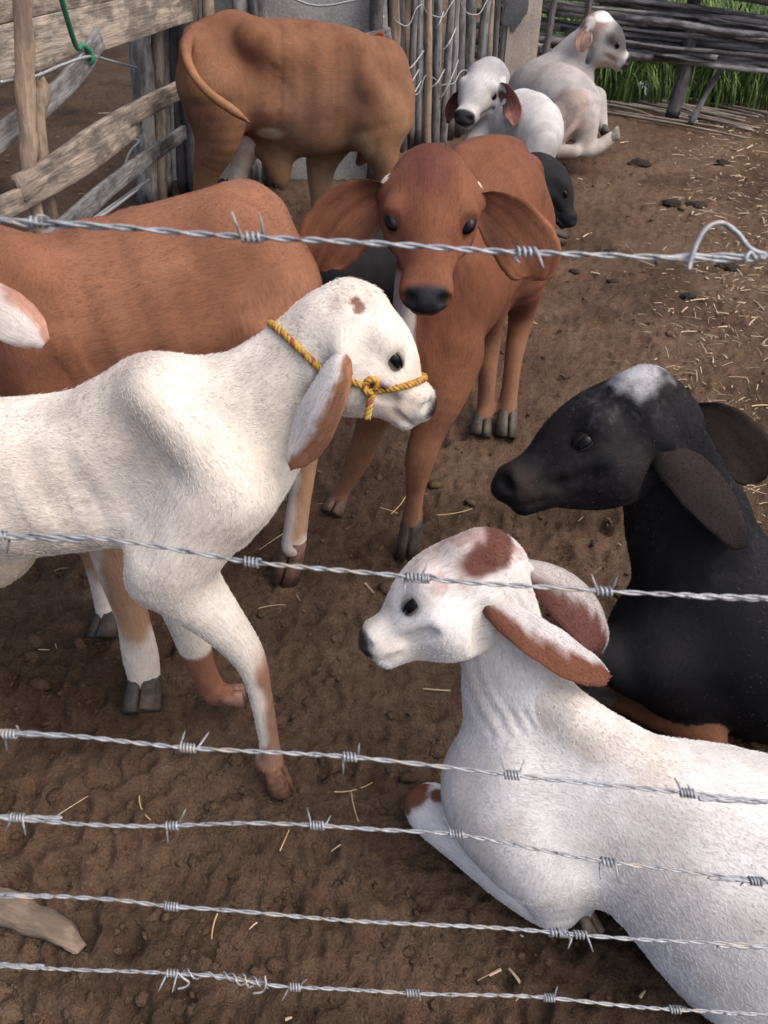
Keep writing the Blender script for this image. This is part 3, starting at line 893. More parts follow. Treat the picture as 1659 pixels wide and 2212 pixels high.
# --- tan brown calf at the back, standing side-on
def tan_back():
    c = Calf('tan_calf', 'lean tan brown calf standing side on before the concrete wall, tail on its flank', .011)
    sp = [P(432, 150, 4.02), P(470, 165, 4.04), P(540, 178, 4.08), P(620, 192, 4.12), P(710, 200, 4.18), P(785, 212, 4.24), P(830, 230, 4.28)]
    lat = hlat(sp[0], sp[-1])
    c.add('torso', sp, [.10, .145, .155, .19, .185, .15, .12], [.16, .21, .215, .262, .27, .245, .19], lat=lat, k=.07)
    c.add('spine', [P(412, 75, 4.05), P(500, 48, 4.08), P(560, 62, 4.10), P(680, 74, 4.18), P(760, 96, 4.24)], [.035, .05, .045, .045, .06], k=.06)
    c.ball('hip', P(545, 82, 3.97), .055, k=.11)
    c.add('hip', [P(548, 90, 3.95), P(600, 140, 3.96), P(640, 190, 3.97)], [.02, .025, .02], k=.10)
    c.ball('pin', P(415, 105, 3.95), .055, k=.06)
    c.hollow(P(590, 150, 4.1), lat, .17, .15, .022, .09)
    c.add('shoulderblade', [P(770, 110, 4.12), P(800, 190, 4.07), P(845, 265, 4.12)], [.06, .065, .07], k=.07)
    c.ball('belly', P(670, 285, 4.12), (.15, .09), k=.1)
    c.add('neck', [P(820, 190, 4.30), P(838, 172, 4.50), P(836, 158, 4.72), P(812, 160, 4.92)], [.15, .12, .10, .08], [.22, .18, .15, .11], lat=A(1, 0, 0), k=.07)
    c.add('brisket', [P(862, 215, 4.26), P(858, 262, 4.22), P(820, 300, 4.22)], [.06, .075, .07], k=.07)
    c.add('dewlap', [P(800, 300, 4.3), P(790, 330, 4.3), P(775, 352, 4.3)], [.05, .04, .02], k=.04)
    c.head(P(800, 150, 4.98), P(735, 215, 5.05), A(-.3, .2, .9), .11, .12, lids=False)
    c.ear([P(800, 115, 4.9), P(815, 90, 4.85), P(826, 68, 4.82)], [.03, .05, .01], (.5, -.7, .4), cout=(.35, .14, .06), cin=(.3, .1, .05), cup=.3)
    c.leg('hindleg', [P(462, 200, 3.93), P(470, 290, 3.92), P(448, 365, 3.96), P(436, 425, 3.98), P(434, 490, 3.98), P(438, 535, 3.97)], [.16, .112, .068, .045, .036, .04], hoof=PZ(440, 560, 0), toe=(1, -.2, 0), k=.07)
    c.leg('hindleg_off', [P(500, 230, 4.16), P(530, 300, 4.17), P(515, 370, 4.2), P(505, 430, 4.2), P(505, 500, 4.2)], [.13, .085, .052, .038, .04], hoof=PZ(507, 540, 0), toe=(1, 0, 0), k=.06)
    c.leg('foreleg', [P(810, 260, 4.14), P(822, 320, 4.12), P(832, 370, 4.12), P(830, 430, 4.12), P(830, 500, 4.12)], [.14, .095, .06, .036, .038], hoof=PZ(832, 545, 0), toe=(1, -.2, 0), k=.06)
    c.leg('foreleg_off', [P(720, 280, 4.32), P(695, 350, 4.33), P(692, 420, 4.33), P(690, 470, 4.33), P(688, 505, 4.33)], [.13, .085, .058, .042, .042], hoof=PZ(688, 532, 0), toe=(1, -.2, 0), k=.06)
    c.add('sheath', [P(590, 318, 4.1), P(598, 345, 4.1), P(606, 380, 4.1), P(608, 402, 4.1)], [.045, .05, .042, .022], [.08, .075, .055, .022], lat=A(0, 1, 0), k=.09)
    c.add('tail', [P(425, 70, 4.0), P(402, 100, 3.85), P(412, 150, 3.72), P(450, 200, 3.68), P(505, 240, 3.70), P(538, 264, 3.78)], [.036, .026, .022, .020, .022, .010], k=.012)
    def colors(i):
        p = i['pos']; col = np.tile(A(.18, .094, .058), (len(p), 1))
        k = fbm(p * 5, 3, 3)
        col = lay(col, sstep(.4, .7, k) * .4, (.22, .13, .085))
        col = lay(col, sstep(.75, 1.02, p[:, 2]) * .6, (.165, .07, .04))
        lg = isin(i, 'foreleg', 'foreleg_off', 'hindleg', 'hindleg_off', 'sheath', 'dewlap')
        col = lay(col, (1 - sstep(.35, .80, p[:, 2] + (k - .5) * .3)) * .65, (.31, .185, .10))
        col = lay(col, isin(i, 'foreleg_off') * .6, (.42, .30, .18))
        col = lay(col, (isin(i, 'hindleg_off') * (p[:, 2] < .72) * (p[:, 2] > .3)) * .95, (.80, .74, .66))
        col = lay(col, blob(p, P(578, 292, 3.95), (.07, .3, .025), .4, 16, 2, .4) * .7, (.62, .50, .36))
        col = lay(col, blob(p, P(785, 310, 4.1), (.05, .3, .06), .4, 12, 3, .5) * .5, (.55, .40, .25))
        ta = isin(i, 'tail'); col = lay(col, ta * sstep(.1, .4, i['t']) * .6, (.32, .17, .085))
        return col, np.zeros(len(p))
    c.colors = colors
    def post(i):
        t = i['t']
        return isin(i, 'torso') * .0048 * np.sin(t * 64 + 2.5 * fbm(i['pos'] * 3, 2, 2)) * sstep(.35, .5, t) * (1 - sstep(.85, .92, t)) * sstep(-.9, -.2, i['v']) + .006 * (fbm(i['pos'] * 7, 2, 6) - .5)
    c.post = post
    c.build(fur=0)

# --- red calf facing the camera
def red_front():
    c = Calf('red_calf', 'red brown calf with long drooping ears standing head on to the wire', .0075)
    sp = [P(945, 690, 1.93), P(975, 630, 2.02), P(1020, 540, 2.2), P(1065, 470, 2.38), P(1080, 440, 2.50), P(1090, 430, 2.58)]
    lat = hlat(sp[0], sp[-1])
    c.add('torso', sp, [.10, .14, .165, .165, .14, .09], [.15, .185, .20, .195, .17, .12], lat=lat, k=.06)
    c.add('spine', [P(960, 470, 2.05), P(1000, 350, 2.22), P(1060, 325, 2.42), P(1105, 330, 2.58)], [.05, .045, .04, .04], k=.06)
    c.hollow(P(1075, 450, 2.40), lat, .16, .10, .018, .05)
    c.ball('buttock', P(1108, 470, 2.50), (.085, .15), k=.07)
    c.add('neck', [P(930, 430, 1.90), P(935, 520, 1.93), P(935, 620, 1.92), P(935, 720, 1.90)], [.080, .082, .092, .108], [.10, .115, .12, .125], lat=lat, k=.06)
    c.add('dewlap', [P(885, 640, 1.80), P(878, 720, 1.80), P(880, 800, 1.80), P(905, 860, 1.82)], [.02, .026, .032, .03], k=.04)
    c.add('chest', [P(900, 775, 1.85), P(940, 795, 1.86), P(972, 775, 1.88)], [.072, .08, .072], k=.06)
    q = c.head(P(929, 425, 1.83), P(921, 652, 1.55), A(0, -.55, .83), .110, .10, eye=.195, eye_x=.37, eye_z=.37, nose_r=.92, out_f=.26, out_u=.20, wf=1.08, lids=False, sink=.62, ck=.5, snout=.86)
    c.ball('horn', P(838, 394, 1.80), .010, k=.012); c.ball('horn', P(1028, 408, 1.81), .010, k=.012)
    c.leg('foreleg', [P(965, 770, 1.87), P(955, 850, 1.80), P(928, 925, 1.765), P(908, 990, 1.745), P(897, 1060, 1.74), P(890, 1125, 1.735)],
          [.09, .068, .049, .043, .027, .031], hoof=PZ(880, 1192, 0), toe=(-.15, -1, 0), hcol=(.05, .047, .045), k=.05)
    c.leg('foreleg_off', [P(850, 800, 1.92), P(815, 880, 1.93), P(795, 940, 1.94), P(770, 1000, 1.945), P(742, 1055, 1.94), P(730, 1080, 1.935)],
          [.085, .056, .045, .038, .026, .031], hoof=PZ(716, 1112, 0), toe=(-.3, -1, 0), hcol=(.12, .07, .05), k=.05)
    c.leg('hindleg', [P(1115, 500, 2.46), P(1125, 590, 2.42), P(1128, 672, 2.50), P(1112, 760, 2.46), P(1102, 840, 2.42), P(1097, 885, 2.40)],
          [.12, .088, .050, .034, .029, .034], hoof=PZ(1090, 945, 0), toe=(0, -1, 0), hcol=(.06, .055, .05), k=.05)
    c.leg('hindleg_off', [P(1075, 540, 2.40), P(1058, 640, 2.36), P(1055, 720, 2.44), P(1052, 800, 2.42), P(1048, 870, 2.41), P(1043, 900, 2.40)],
          [.11, .072, .046, .034, .029, .034], hoof=PZ(1035, 945, 0), toe=(-.1, -1, 0), hcol=(.06, .055, .05), k=.05)
    tb = P(1125, 345, 2.62)
    c.add('tail', [tb, P(1158, 370, 2.66), P(1165, 470, 2.68), P(1150, 600, 2.66)], [.03, .026, .02, .02], k=.03)
    inn = (.24, .105, .06)
    c.ear([P(850, 412, 1.80), P(812, 428, 1.80), P(762, 462, 1.79), P(715, 515, 1.78), P(690, 560, 1.78), P(686, 586, 1.78)], [.030, .055, .076, .080, .060, .014],
          (.0, .9, -.2), (-.1, .9, -.25), cup=.25, cout=RED, cin=inn, th=.008)
    c.ear([P(1018, 428, 1.80), P(1055, 450, 1.80), P(1105, 495, 1.79), P(1143, 545, 1.78), P(1160, 585, 1.78), P(1160, 606, 1.78)], [.030, .052, .072, .074, .054, .014],
          (.0, .9, -.2), (.1, .9, -.25), cup=.25, cout=RED, cin=inn, th=.008)
    def colors(i):
        p = i['pos']; col = np.tile(A(.158, .064, .038), (len(p), 1))
        k = fbm(p * 7, 3, 2)
        col = lay(col, sstep(.4, .7, k) * .35, (.195, .082, .05))
        O, x, y, z, Lh, hw, hh, qq = c.hf
        r = p - O; a, b, cc = r @ x / Lh, r @ y / hw, r @ z / hh
        hd = isin(i, 'head', 'jaw', 'lip', 'cheek', 'nostril_wing', 'brow', 'forehead', 'lid')
        col = lay(col, hd * (1 - sstep(.2, .6, a)) * (1 - sstep(.2, .75, np.abs(b))) * .75, (.085, .030, .023))
        col = lay(col, hd * sstep(.5, .8, np.abs(b)) * sstep(.4, .6, a) * .5, (.36, .16, .085))
        col = lay(col, hd * sstep(.88, .98, a) * sstep(-.2, -.5, cc) * .7, (.42, .22, .14))
        nm = nose_mask(c, p, -.30, .965, .40) * hd
        col = lay(col, nm, (.02, .021, .024))
        col = lay(col, isin(i, 'horn') * .9, (.6, .56, .5))
        col = lay(col, isin(i, 'dewlap') * sstep(.35, .6, fbm(p * 10, 2, 4)) * .9, (.62, .56, .54))
        col = lay(col, blob(p, P(872, 690, 1.78), (.035, .2, .11), .4, 14, 5) * .85, (.62, .56, .55))
        lg = isin(i, 'foreleg', 'foreleg_off', 'hindleg', 'hindleg_off')
        col = lay(col, lg * (1 - sstep(.2, .7, p[:, 2])) * .8, (.27, .15, .09))
        return col, nm
    c.colors = colors
    def post(i):
        p = i['pos']
        return isin(i, 'neck', 'dewlap', 'chest') * .014 * (fbm(p * A(26, 26, 5), 2, 3) - .5) + .005 * (fbm(p * 10, 2, 6) - .5)
    c.post = post
    c.build(fur=80000, flen=.0045, fw=.00028, seed=4)

# --- white calf lying beside the wire
def white_lying():
    c = Calf('white_calf', 'white calf with red forehead patch lying close behind the lower wires', .0056)
    sp = [PZ(1140, 1700, .30), PZ(1235, 1725, .30), PZ(1400, 1790, .27), PZ(1600, 1875, .25), PZ(1800, 1970, .24), PZ(2020, 2040, .22), PZ(2120, 2060, .2)]
    lat = hlat(sp[0], sp[-1])
    c.add('torso', sp, [.11, .105, .148, .20, .215, .17, .09], [.15, .17, .195, .21, .215, .18, .11], lat=lat, k=.06)
    c.add('neck', [P(1050, 1262, .905), P(1075, 1330, .90), P(1090, 1430, .875), P(1112, 1540, .84), P(1150, 1640, .79), P(1220, 1720, .75)],
          [.05, .052, .058, .072, .085, .08], [.068, .072, .080, .100, .12, .12], lat=lat, k=.05)
    c.add('withers', [P(1180, 1490, .83), P(1260, 1560, .77), P(1370, 1640, .72), P(1500, 1720, .67), P(1640, 1800, .635), P(1800, 1880, .61)], [.032, .042, .045, .04, .036, .036], k=.06)
    c.ball('shoulder', PZ(1150, 1780, .25), (.11, .12), k=.08)
    c.ball('chest', PZ(1060, 1700, .26), (.09, .11), k=.07)
    q = c.head(P(1030, 1275, .90), P(800, 1384, .85), None, .076, .090, roll=12, eye_x=.455, eye_z=.27, eye=.175)
    c.add('poll', [P(1010, 1190, .91), P(1052, 1180, .92), P(1085, 1205, .93)], [.02, .028, .026], k=.05)
    # folded foreleg: elbow low, knee forward
    c.leg('foreleg', [PZ(1175, 1830, .22), PZ(1195, 1935, .085), PZ(1110, 1880, .085), PZ(1010, 1808, .09), PZ(938, 1758, .09), PZ(918, 1742, .085)], [.09, .060, .062, .056, .050, .044], k=.05)
    c.leg('foreleg', [PZ(930, 1725, .05), PZ(1010, 1740, .04), PZ(1130, 1800, .04), PZ(1240, 1935, .035), PZ(1262, 1965, .03)], [.034, .028, .022, .022, .020], hoof=PZ(1282, 2018, .012), toe=(.4, -1, 0), hcol=(.30, .24, .17), k=.03, hs=.7)
    c.ball('flank', PZ(1590, 2010, .16), (.13, .14), k=.10)
    hp = PZ(1930, 2150, .12)
    c.leg('hindleg', [PZ(1990, 2050, .2), hp, hp + A(-.22, -.05, -.03), hp + A(-.05, -.12, -.06)], [.15, .11, .05, .035], k=.05)
    c.ear([P(1022, 1262, .875), P(1070, 1308, .84), P(1150, 1370, .815), P(1230, 1422, .81), P(1290, 1448, .815), P(1316, 1456, .82)], [.013, .026, .038, .041, .028, .005],
          (.1, -.55, .8), (.15, -.5, .8), cup=.40, cout=(.50, .49, .50), cin=(.34, .13, .065), edge=((.135, .056, .035), 1, -.18, .45), th=.0045)
    c.ear([P(1112, 1215, .95), P(1165, 1238, .96), P(1225, 1282, .97), P(1275, 1335, .975), P(1300, 1380, .975), P(1298, 1415, .975)], [.018, .032, .050, .060, .050, .010],
          (.2, -.45, .85), (.35, -.45, .8), cup=.32, cout=(.40, .37, .37), cin=(.27, .12, .085), edge=((.11, .05, .042), 1, -.05), th=.006)
    def colors(i):
        p = i['pos']; col = np.tile(A(.68, .685, .69), (len(p), 1))
        k = fbm(p * 7, 3, 1)
        col = lay(col, sstep(.45, .68, k) * .45, (.60, .57, .54))
        col = lay(col, sstep(.52, .72, fbm(p * 17, 3, 15)) * .3, (.50, .46, .42))
        col = lay(col, isin(i, 'withers') * sstep(.3, .6, fbm(p * 9, 3, 4)) * (1 - sstep(.35, .75, i['t'])) * .5, (.52, .46, .38))
        O, x, y, z, Lh, hw, hh, qq = c.hf
        r = p - O; a, b, cc = r @ x / Lh, r @ y / hw, r @ z / hh
        hd = isin(i, 'head', 'jaw', 'lip', 'cheek', 'nostril_wing', 'brow', 'poll', 'lid')
        j = fbm(p * 45, 3, 6)
        red = hd * sstep(.0, .5, cc) * sstep(.58, .2, a) * (.45 + .4 * sstep(.45, .6, j))
        col = lay(col, red, (.36, .255, .235))
        band = np.maximum(blob(p, P(1080, 1180, .90), (.026, .07, .030), .35, 30, 3, .25), blob(p, P(1045, 1222, .87), (.034, .06, .024), .35, 30, 3, .25))
        col = lay(col, band * .95, (.095, .032, .021))
        col = lay(col, blob(p, P(1015, 1250, .84), (.03, .05, .016), .5, 30, 4, .3) * .6, (.16, .07, .05))
        col = lay(col, hd * sstep(.55, .95, a) * .45, (.50, .45, .40))
        col = lay(col, hd * (1 - sstep(-.2, .3, cc)) * .25, (.56, .52, .45))
        nm = nose_mask(c, p, -.24, 1.01) * hd
        col = lay(col, nm, (.02, .02, .022))
        fl = isin(i, 'foreleg')
        col = lay(col, blob(p, PZ(900, 1712, .11), (.032, .05, .05), .35, 40, 8) * fl, (.19, .085, .05))
        col = lay(col, blob(p, PZ(962, 1722, .13), (.030, .022, .05), .35, 40, 9) * fl, (.19, .085, .05))
        sp_ = vnoise(p * 110, 8)
        col = lay(col, sstep(.93, .97, sp_) * .45, (.3, .28, .27))
        return col, nm
    c.colors = colors
    O, x, y, z, Lh, hw, hh, qq = c.hf
    def post(i):
        p = i['pos']; t = i['t']
        wr = isin(i, 'neck') * .0017 * np.sin((p @ A(.9, .3, .25)) * 300 + 16 * fbm(p * 9, 2, 3)) * sstep(.35, .6, fbm(p * 13, 2, 31)) * (1 - sstep(.55, .9, t))
        return wr + .004 * (fbm(p * 12, 2, 6) - .5)
    c.post = post
    c.build(fur=160000, flen=.0065, fw=.00033, seed=5)

# --- black calf lying on the right
def black_lying():
    c = Calf('black_calf', 'black calf with white forehead blaze lying behind the white calf', .0075)
    sp = [P(1520, 1330, 1.20), P(1620, 1390, 1.19), P(1780, 1420, 1.20), P(1980, 1430, 1.24), P(2180, 1420, 1.28), P(2300, 1410, 1.30)]
    lat = hlat(sp[0], sp[-1])
    c.add('torso', sp, [.14, .19, .22, .23, .19, .11], [.20, .235, .25, .25, .22, .14], lat=lat, k=.06)
    c.add('neck', [P(1405, 930, 1.27), P(1440, 1010, 1.28), P(1480, 1120, 1.27), P(1520, 1240, 1.25), P(1570, 1340, 1.22)], [.07, .075, .09, .12, .15], [.092, .105, .13, .16, .19], lat=lat, k=.05)
    c.ball('chest', P(1400, 1400, 1.14), (.09, .12), k=.09)
    q = c.head(P(1385, 942, 1.27), P(1090, 1050, 1.19), None, .098, .114, roll=14, eye_x=.42, eye_z=.28, eye=.17)
    c.add('poll', [P(1360, 842, 1.27), P(1400, 832, 1.28), P(1428, 862, 1.29)], [.034, .04, .038], k=.04)
    c.leg('foreleg', [P(1480, 1480, 1.12), P(1380, 1440, 1.12), P(1300, 1405, 1.12), P(1255, 1392, 1.12)], [.09, .062, .05, .042], k=.05)
    c.leg('foreleg', [P(1258, 1398, 1.10), P(1330, 1450, 1.08), P(1450, 1500, 1.08)], [.042, .035, .03], k=.03)
    c.leg('shin', [PZ(1530, 1600, .06), PZ(1450, 1560, .055), PZ(1370, 1525, .05), PZ(1330, 1508, .045)], [.042, .036, .031, .030], hoof=PZ(1278, 1490, .03), toe=(-1, .2, -.6), hcol=(.10, .09, .085), k=.03)
    c.ear([P(1412, 930, 1.21), P(1452, 985, 1.18), P(1520, 1060, 1.165), P(1580, 1125, 1.16), P(1612, 1170, 1.165)], [.026, .048, .066, .062, .014],
          (.05, -.65, .75), (.2, -.65, .7), cup=.4, cout=(.020, .015, .015), cin=(.02, .014, .013), edge=((.010, .008, .008), 1, .0, .5), th=.006)  # darker edge colour paints the shade on the ear's lower flap
    c.ear([P(1462, 880, 1.32), P(1520, 910, 1.34), P(1580, 955, 1.35), P(1628, 1005, 1.35), P(1644, 1040, 1.35)], [.024, .050, .064, .054, .01],
          (.0, .8, -.5), (.0, .8, -.5), cup=.30, cout=(.012, .011, .012), cin=(.020, .015, .014), th=.007)
    def colors(i):
        p = i['pos']; col = np.tile(A(*BLACK), (len(p), 1))
        k = fbm(p * 9, 3, 1)
        O, x, y, z, Lh, hw, hh, qq = c.hf
        r = p - O; a, b, cc = r @ x / Lh, r @ y / hw, r @ z / hh
        hd = isin(i, 'head', 'jaw', 'lip', 'cheek', 'nostril_wing', 'brow', 'poll', 'lid', 'forehead')
        col = lay(col, hd * sstep(.25, .8, k) * .8, (.018, .0135, .012))
        fl = sstep(.52, .68, vnoise(p * 120, 3)) * (hd | isin(i, 'neck')) * sstep(.35, .6, fbm(p * 6, 2, 9))
        col = lay(col, fl * .06, (.10, .10, .11))
        c.fleck = .05
        bl = blob(p, P(1382, 818, 1.25), (.066, .1, .018), 1.0, 40, 3, .7)
        col = lay(col, bl * sstep(.15, .45, fbm(p * 30, 2, 5)) * .85, (.50, .52, .56))
        bl2 = blob(p, P(1300, 862, 1.24), (.12, .1, .035), .7, 45, 4, .5)
        col = lay(col, bl2 * sstep(.5, .7, fbm(p * 110, 2, 5)) * .16, (.16, .165, .19))
        col = lay(col, hd * sstep(.75, .95, a) * .5, (.035, .026, .026))
        nm = nose_mask(c, p, -.28, .97) * hd
        col = lay(col, nm, (.010, .010, .012))
        col = lay(col, isin(i, 'shin') * .95, (.16, .075, .043))
        return col, np.maximum(nm * .8, .22)
    c.colors = colors
    c.post = lambda i: isin(i, 'neck') * .014 * (fbm(i['pos'] * A(26, 26, 7), 2, 3) - .5) + .004 * (fbm(i['pos'] * 12, 2, 6) - .5)
    c.build(fur=110000, flen=.006, fw=.0003, seed=6)

# --- black calf lying behind the head-on red calf
def black_back():
    c = Calf('black_calf', 'black calf with white chin lying behind the head on red calf', .012)
    sp = [P(700, 590, 3.42), P(745, 572, 3.46), P(850, 545, 3.56), P(960, 515, 3.7), P(1050, 485, 3.85), P(1100, 460, 3.92)]
    lat = hlat(sp[0], sp[-1])
    c.add('torso', sp, [.10, .19, .22, .22, .19, .13], [.12, .19, .215, .22, .21, .16], lat=lat, k=.07)
    c.add('neck', [P(1080, 450, 3.92), P(1120, 405, 3.98), P(1155, 375, 4.0)], [.12, .10, .085], [.16, .13, .11], lat=lat, k=.06)
    c.head(P(1165, 385, 4.0), P(1236, 478, 3.9), A(.5, .1, .7), .10, .11, lids=False)
    c.ear([P(1160, 375, 3.92), P(1150, 410, 3.86), P(1135, 450, 3.84)], [.03, .06, .01], (-.3, -.8, .3), cout=(.02, .018, .018), cin=(.02, .018, .018))
    c.leg('foreleg', [P(1060, 530, 3.85), P(1130, 520, 3.95), P(1180, 505, 4.0)], [.08, .05, .035], hoof=PZ(1205, 515, .02), toe=(1, -.3, 0), k=.05)
    c.leg('hindleg', [P(740, 610, 3.4), P(800, 640, 3.4), P(740, 650, 3.36)], [.14, .06, .035], k=.05)
    def colors(i):
        p = i['pos']; col = np.tile(A(.018, .018, .021), (len(p), 1))
        O, x, y, z, Lh, hw, hh, qq = c.hf
        r = p - O; a, cc = r @ x / Lh, r @ z / hh
        col = lay(col, isin(i, 'jaw', 'lip', 'head') * sstep(.7, .82, a) * sstep(-.35, -.6, cc), (.45, .44, .43))
        return col, np.zeros(len(p))
    c.colors = colors
    c.build(fur=0)

# --- pale calf lying, head towards the camera
def pale_back():
    c = Calf('white_calf', 'small white calf lying before the concrete post, dark nose towards the pen', .011)
    c.add('torso', [P(1050, 315, 5.25), P(1085, 285, 5.15), P(1125, 275, 5.0), P(1155, 288, 4.85), P(1168, 305, 4.75)], [.10, .15, .18, .165, .10], [.12, .17, .20, .185, .11], lat=hlat(P(1085, 285, 5.15), P(1168, 305, 4.75)), k=.06)
    c.add('spine', [P(1100, 225, 5.2), P(1125, 218, 5.05), P(1160, 240, 4.9)], [.035, .035, .03], k=.05)
    c.add('neck', [P(1058, 195, 5.25), P(1062, 230, 5.25), P(1060, 275, 5.22)], [.085, .095, .11], [.11, .13, .14], lat=A(1, .3, 0), k=.05)
    c.add('chest', [P(1035, 290, 5.1), P(1020, 310, 5.05)], [.07, .06], k=.06)
    c.head(P(1052, 186, 5.22), P(1000, 258, 4.93), A(-.15, -.35, .9), .130, .125, eye=.16, eye_x=.36, eye_z=.18)
    c.add('poll', [P(1035, 158, 5.2), P(1060, 150, 5.22), P(1082, 165, 5.24)], [.06, .065, .05], k=.05)
    c.ear([P(1012, 192, 5.25), P(992, 205, 5.26), P(974, 232, 5.25), P(967, 266, 5.24)], [.03, .055, .06, .01], (-.3, .8, .4), cout=(.40, .38, .38), cin=(.25, .11, .09), cup=.4)
    c.ear([P(1084, 182, 5.12), P(1098, 205, 4.98), P(1110, 240, 4.80), P(1114, 272, 4.72)], [.03, .055, .060, .015], (.25, .9, .1), (.2, .9, .0), cout=(.55, .54, .55), cin=(.30, .13, .1), cup=.5)
    c.leg('foreleg', [P(1040, 320, 5.05), P(1015, 340, 4.95), P(1060, 350, 4.9)], [.09, .05, .035], k=.05)
    c.leg('hindleg', [P(1160, 310, 4.8), P(1150, 345, 4.7), P(1180, 350, 4.75)], [.11, .06, .04], k=.05)
    def colors(i):
        p = i['pos']; col = np.tile(A(.47, .47, .48), (len(p), 1))
        O, x, y, z, Lh, hw, hh, qq = c.hf
        r = p - O; a, b, cc = r @ x / Lh, r @ y / hw, r @ z / hh
        hd = isin(i, 'head', 'jaw', 'lip', 'cheek', 'nostril_wing', 'brow', 'poll', 'lid')
        col = lay(col, hd * sstep(.45, .05, a) * .7, (.27, .265, .285))
        col = lay(col, hd * sstep(.3, .8, b) * sstep(.3, .6, a) * .5, (.45, .40, .34))
        nm = nose_mask(c, p, -.28, .93) * hd
        col = lay(col, nm, (.025, .026, .03))
        return col, nm
    c.colors = colors
    def post(i):
        return isin(i, 'torso') * .0018 * np.sin(i['t'] * 50 + 3 * fbm(i['pos'] * 4, 2, 2)) + .008 * (fbm(i['pos'] * 7, 2, 6) - .5)
    c.post = post
    c.build(fur=0)

# --- grey calf at the far fence
def grey_far():
    c = Calf('grey_calf', 'grey calf with white topped head lying before the woven stick fence', .011)
    c.add('torso', [P(1128, 205, 6.25), P(1155, 200, 6.15), P(1195, 212, 5.98), P(1235, 235, 5.80), P(1255, 262, 5.68)], [.13, .19, .22, .19, .12], [.14, .20, .225, .20, .13], lat=hlat(P(1155, 200, 6.15), P(1250, 255, 5.7)), k=.07)
    c.add('spine', [P(1150, 160, 6.2), P(1200, 168, 6.0), P(1245, 190, 5.85), P(1268, 215, 5.72)], [.05, .05, .06, .06], k=.07)
    c.add('neck', [P(1190, 175, 6.15), P(1222, 140, 6.12), P(1250, 108, 6.1), P(1268, 90, 6.1)], [.12, .10, .085, .075], [.17, .14, .12, .10], lat=A(.3, 1, 0), k=.06)
    c.add('throat', [P(1262, 150, 6.08), P(1258, 190, 6.05)], [.07, .08], k=.05)
    c.head(P(1283, 82, 6.1), P(1352, 133, 6.05), A(.55, -.2, .8), .115, .135, eye=.15, lids=True)
    c.add('poll', [P(1278, 52, 6.1), P(1298, 42, 6.12)], [.05, .05], k=.05)
    c.ear([P(1268, 62, 6.0), P(1262, 78, 5.96), P(1258, 95, 5.95), P(1256, 112, 5.96)], [.03, .055, .055, .015], (.0, .9, .1), cout=(.45, .44, .45), cin=(.42, .27, .22), cup=.4)
    c.leg('hindleg', [P(1245, 245, 5.62), P(1262, 285, 5.55), P(1262, 322, 5.50), P(1290, 318, 5.50), P(1320, 298, 5.52)], [.15, .09, .055, .045, .04], hoof=P(1336, 294, 5.52), toe=(0, 0, 1), hcol=(.3, .27, .24), k=.05)
    c.leg('hindleg_off', [P(1200, 275, 5.6), P(1185, 320, 5.5), P(1240, 328, 5.45)], [.13, .06, .04], k=.05)
    c.leg('foreleg', [P(1285, 215, 5.9), P(1296, 250, 5.85), P(1302, 275, 5.8)], [.08, .05, .035], hoof=P(1304, 290, 5.78), toe=(1, 0, 0), k=.05)
    c.add('tail', [P(1262, 225, 5.62), P(1240, 270, 5.48), P(1212, 300, 5.45), P(1190, 312, 5.45)], [.03, .026, .024, .03], k=.02)
    def colors(i):
        p = i['pos']; col = np.tile(A(.38, .365, .36), (len(p), 1))
        k = fbm(p * 6, 3, 1)
        col = lay(col, sstep(.45, .65, k) * .5, (.25, .245, .255))
        col = lay(col, blob(p, P(1235, 250, 5.6), (.15, .2, .18), .4, 8) * .6, (.33, .23, .18))
        O, x, y, z, Lh, hw, hh, qq = c.hf
        r = p - O; a, b, cc = r @ x / Lh, r @ y / hw, r @ z / hh
        hd = isin(i, 'head', 'jaw', 'lip', 'cheek', 'nostril_wing', 'brow', 'poll', 'lid')
        col = lay(col, hd * sstep(.1, .5, cc) * sstep(.1, .35, a) * .9, (.07, .066, .072))
        col = lay(col, hd * sstep(.15, -.1, a) * .7, (.22, .12, .09))
        col = lay(col, hd * sstep(.3, .6, a) * sstep(.3, -.1, cc) * .5, (.40, .30, .22))
        col = lay(col, blob(p, P(1302, 36, 6.1), (.075, .12, .032), .3, 20), (.62, .62, .62))
        col = lay(col, hd * sstep(.8, .9, a) * .8, (.52, .52, .52))
        nm = nose_mask(c, p, -.28, .96) * hd
        col = lay(col, nm, (.03, .03, .03))
        col = lay(col, (1 - sstep(.12, .36, p[:, 2] + (k - .5) * .2)) * .7, (.52, .47, .40))
        return col, nm
    c.colors = colors
    c.build(fur=0)

C_HALTER = white_standing()
red_side(); tan_back(); red_front(); white_lying(); black_lying(); black_back(); pale_back(); grey_far()
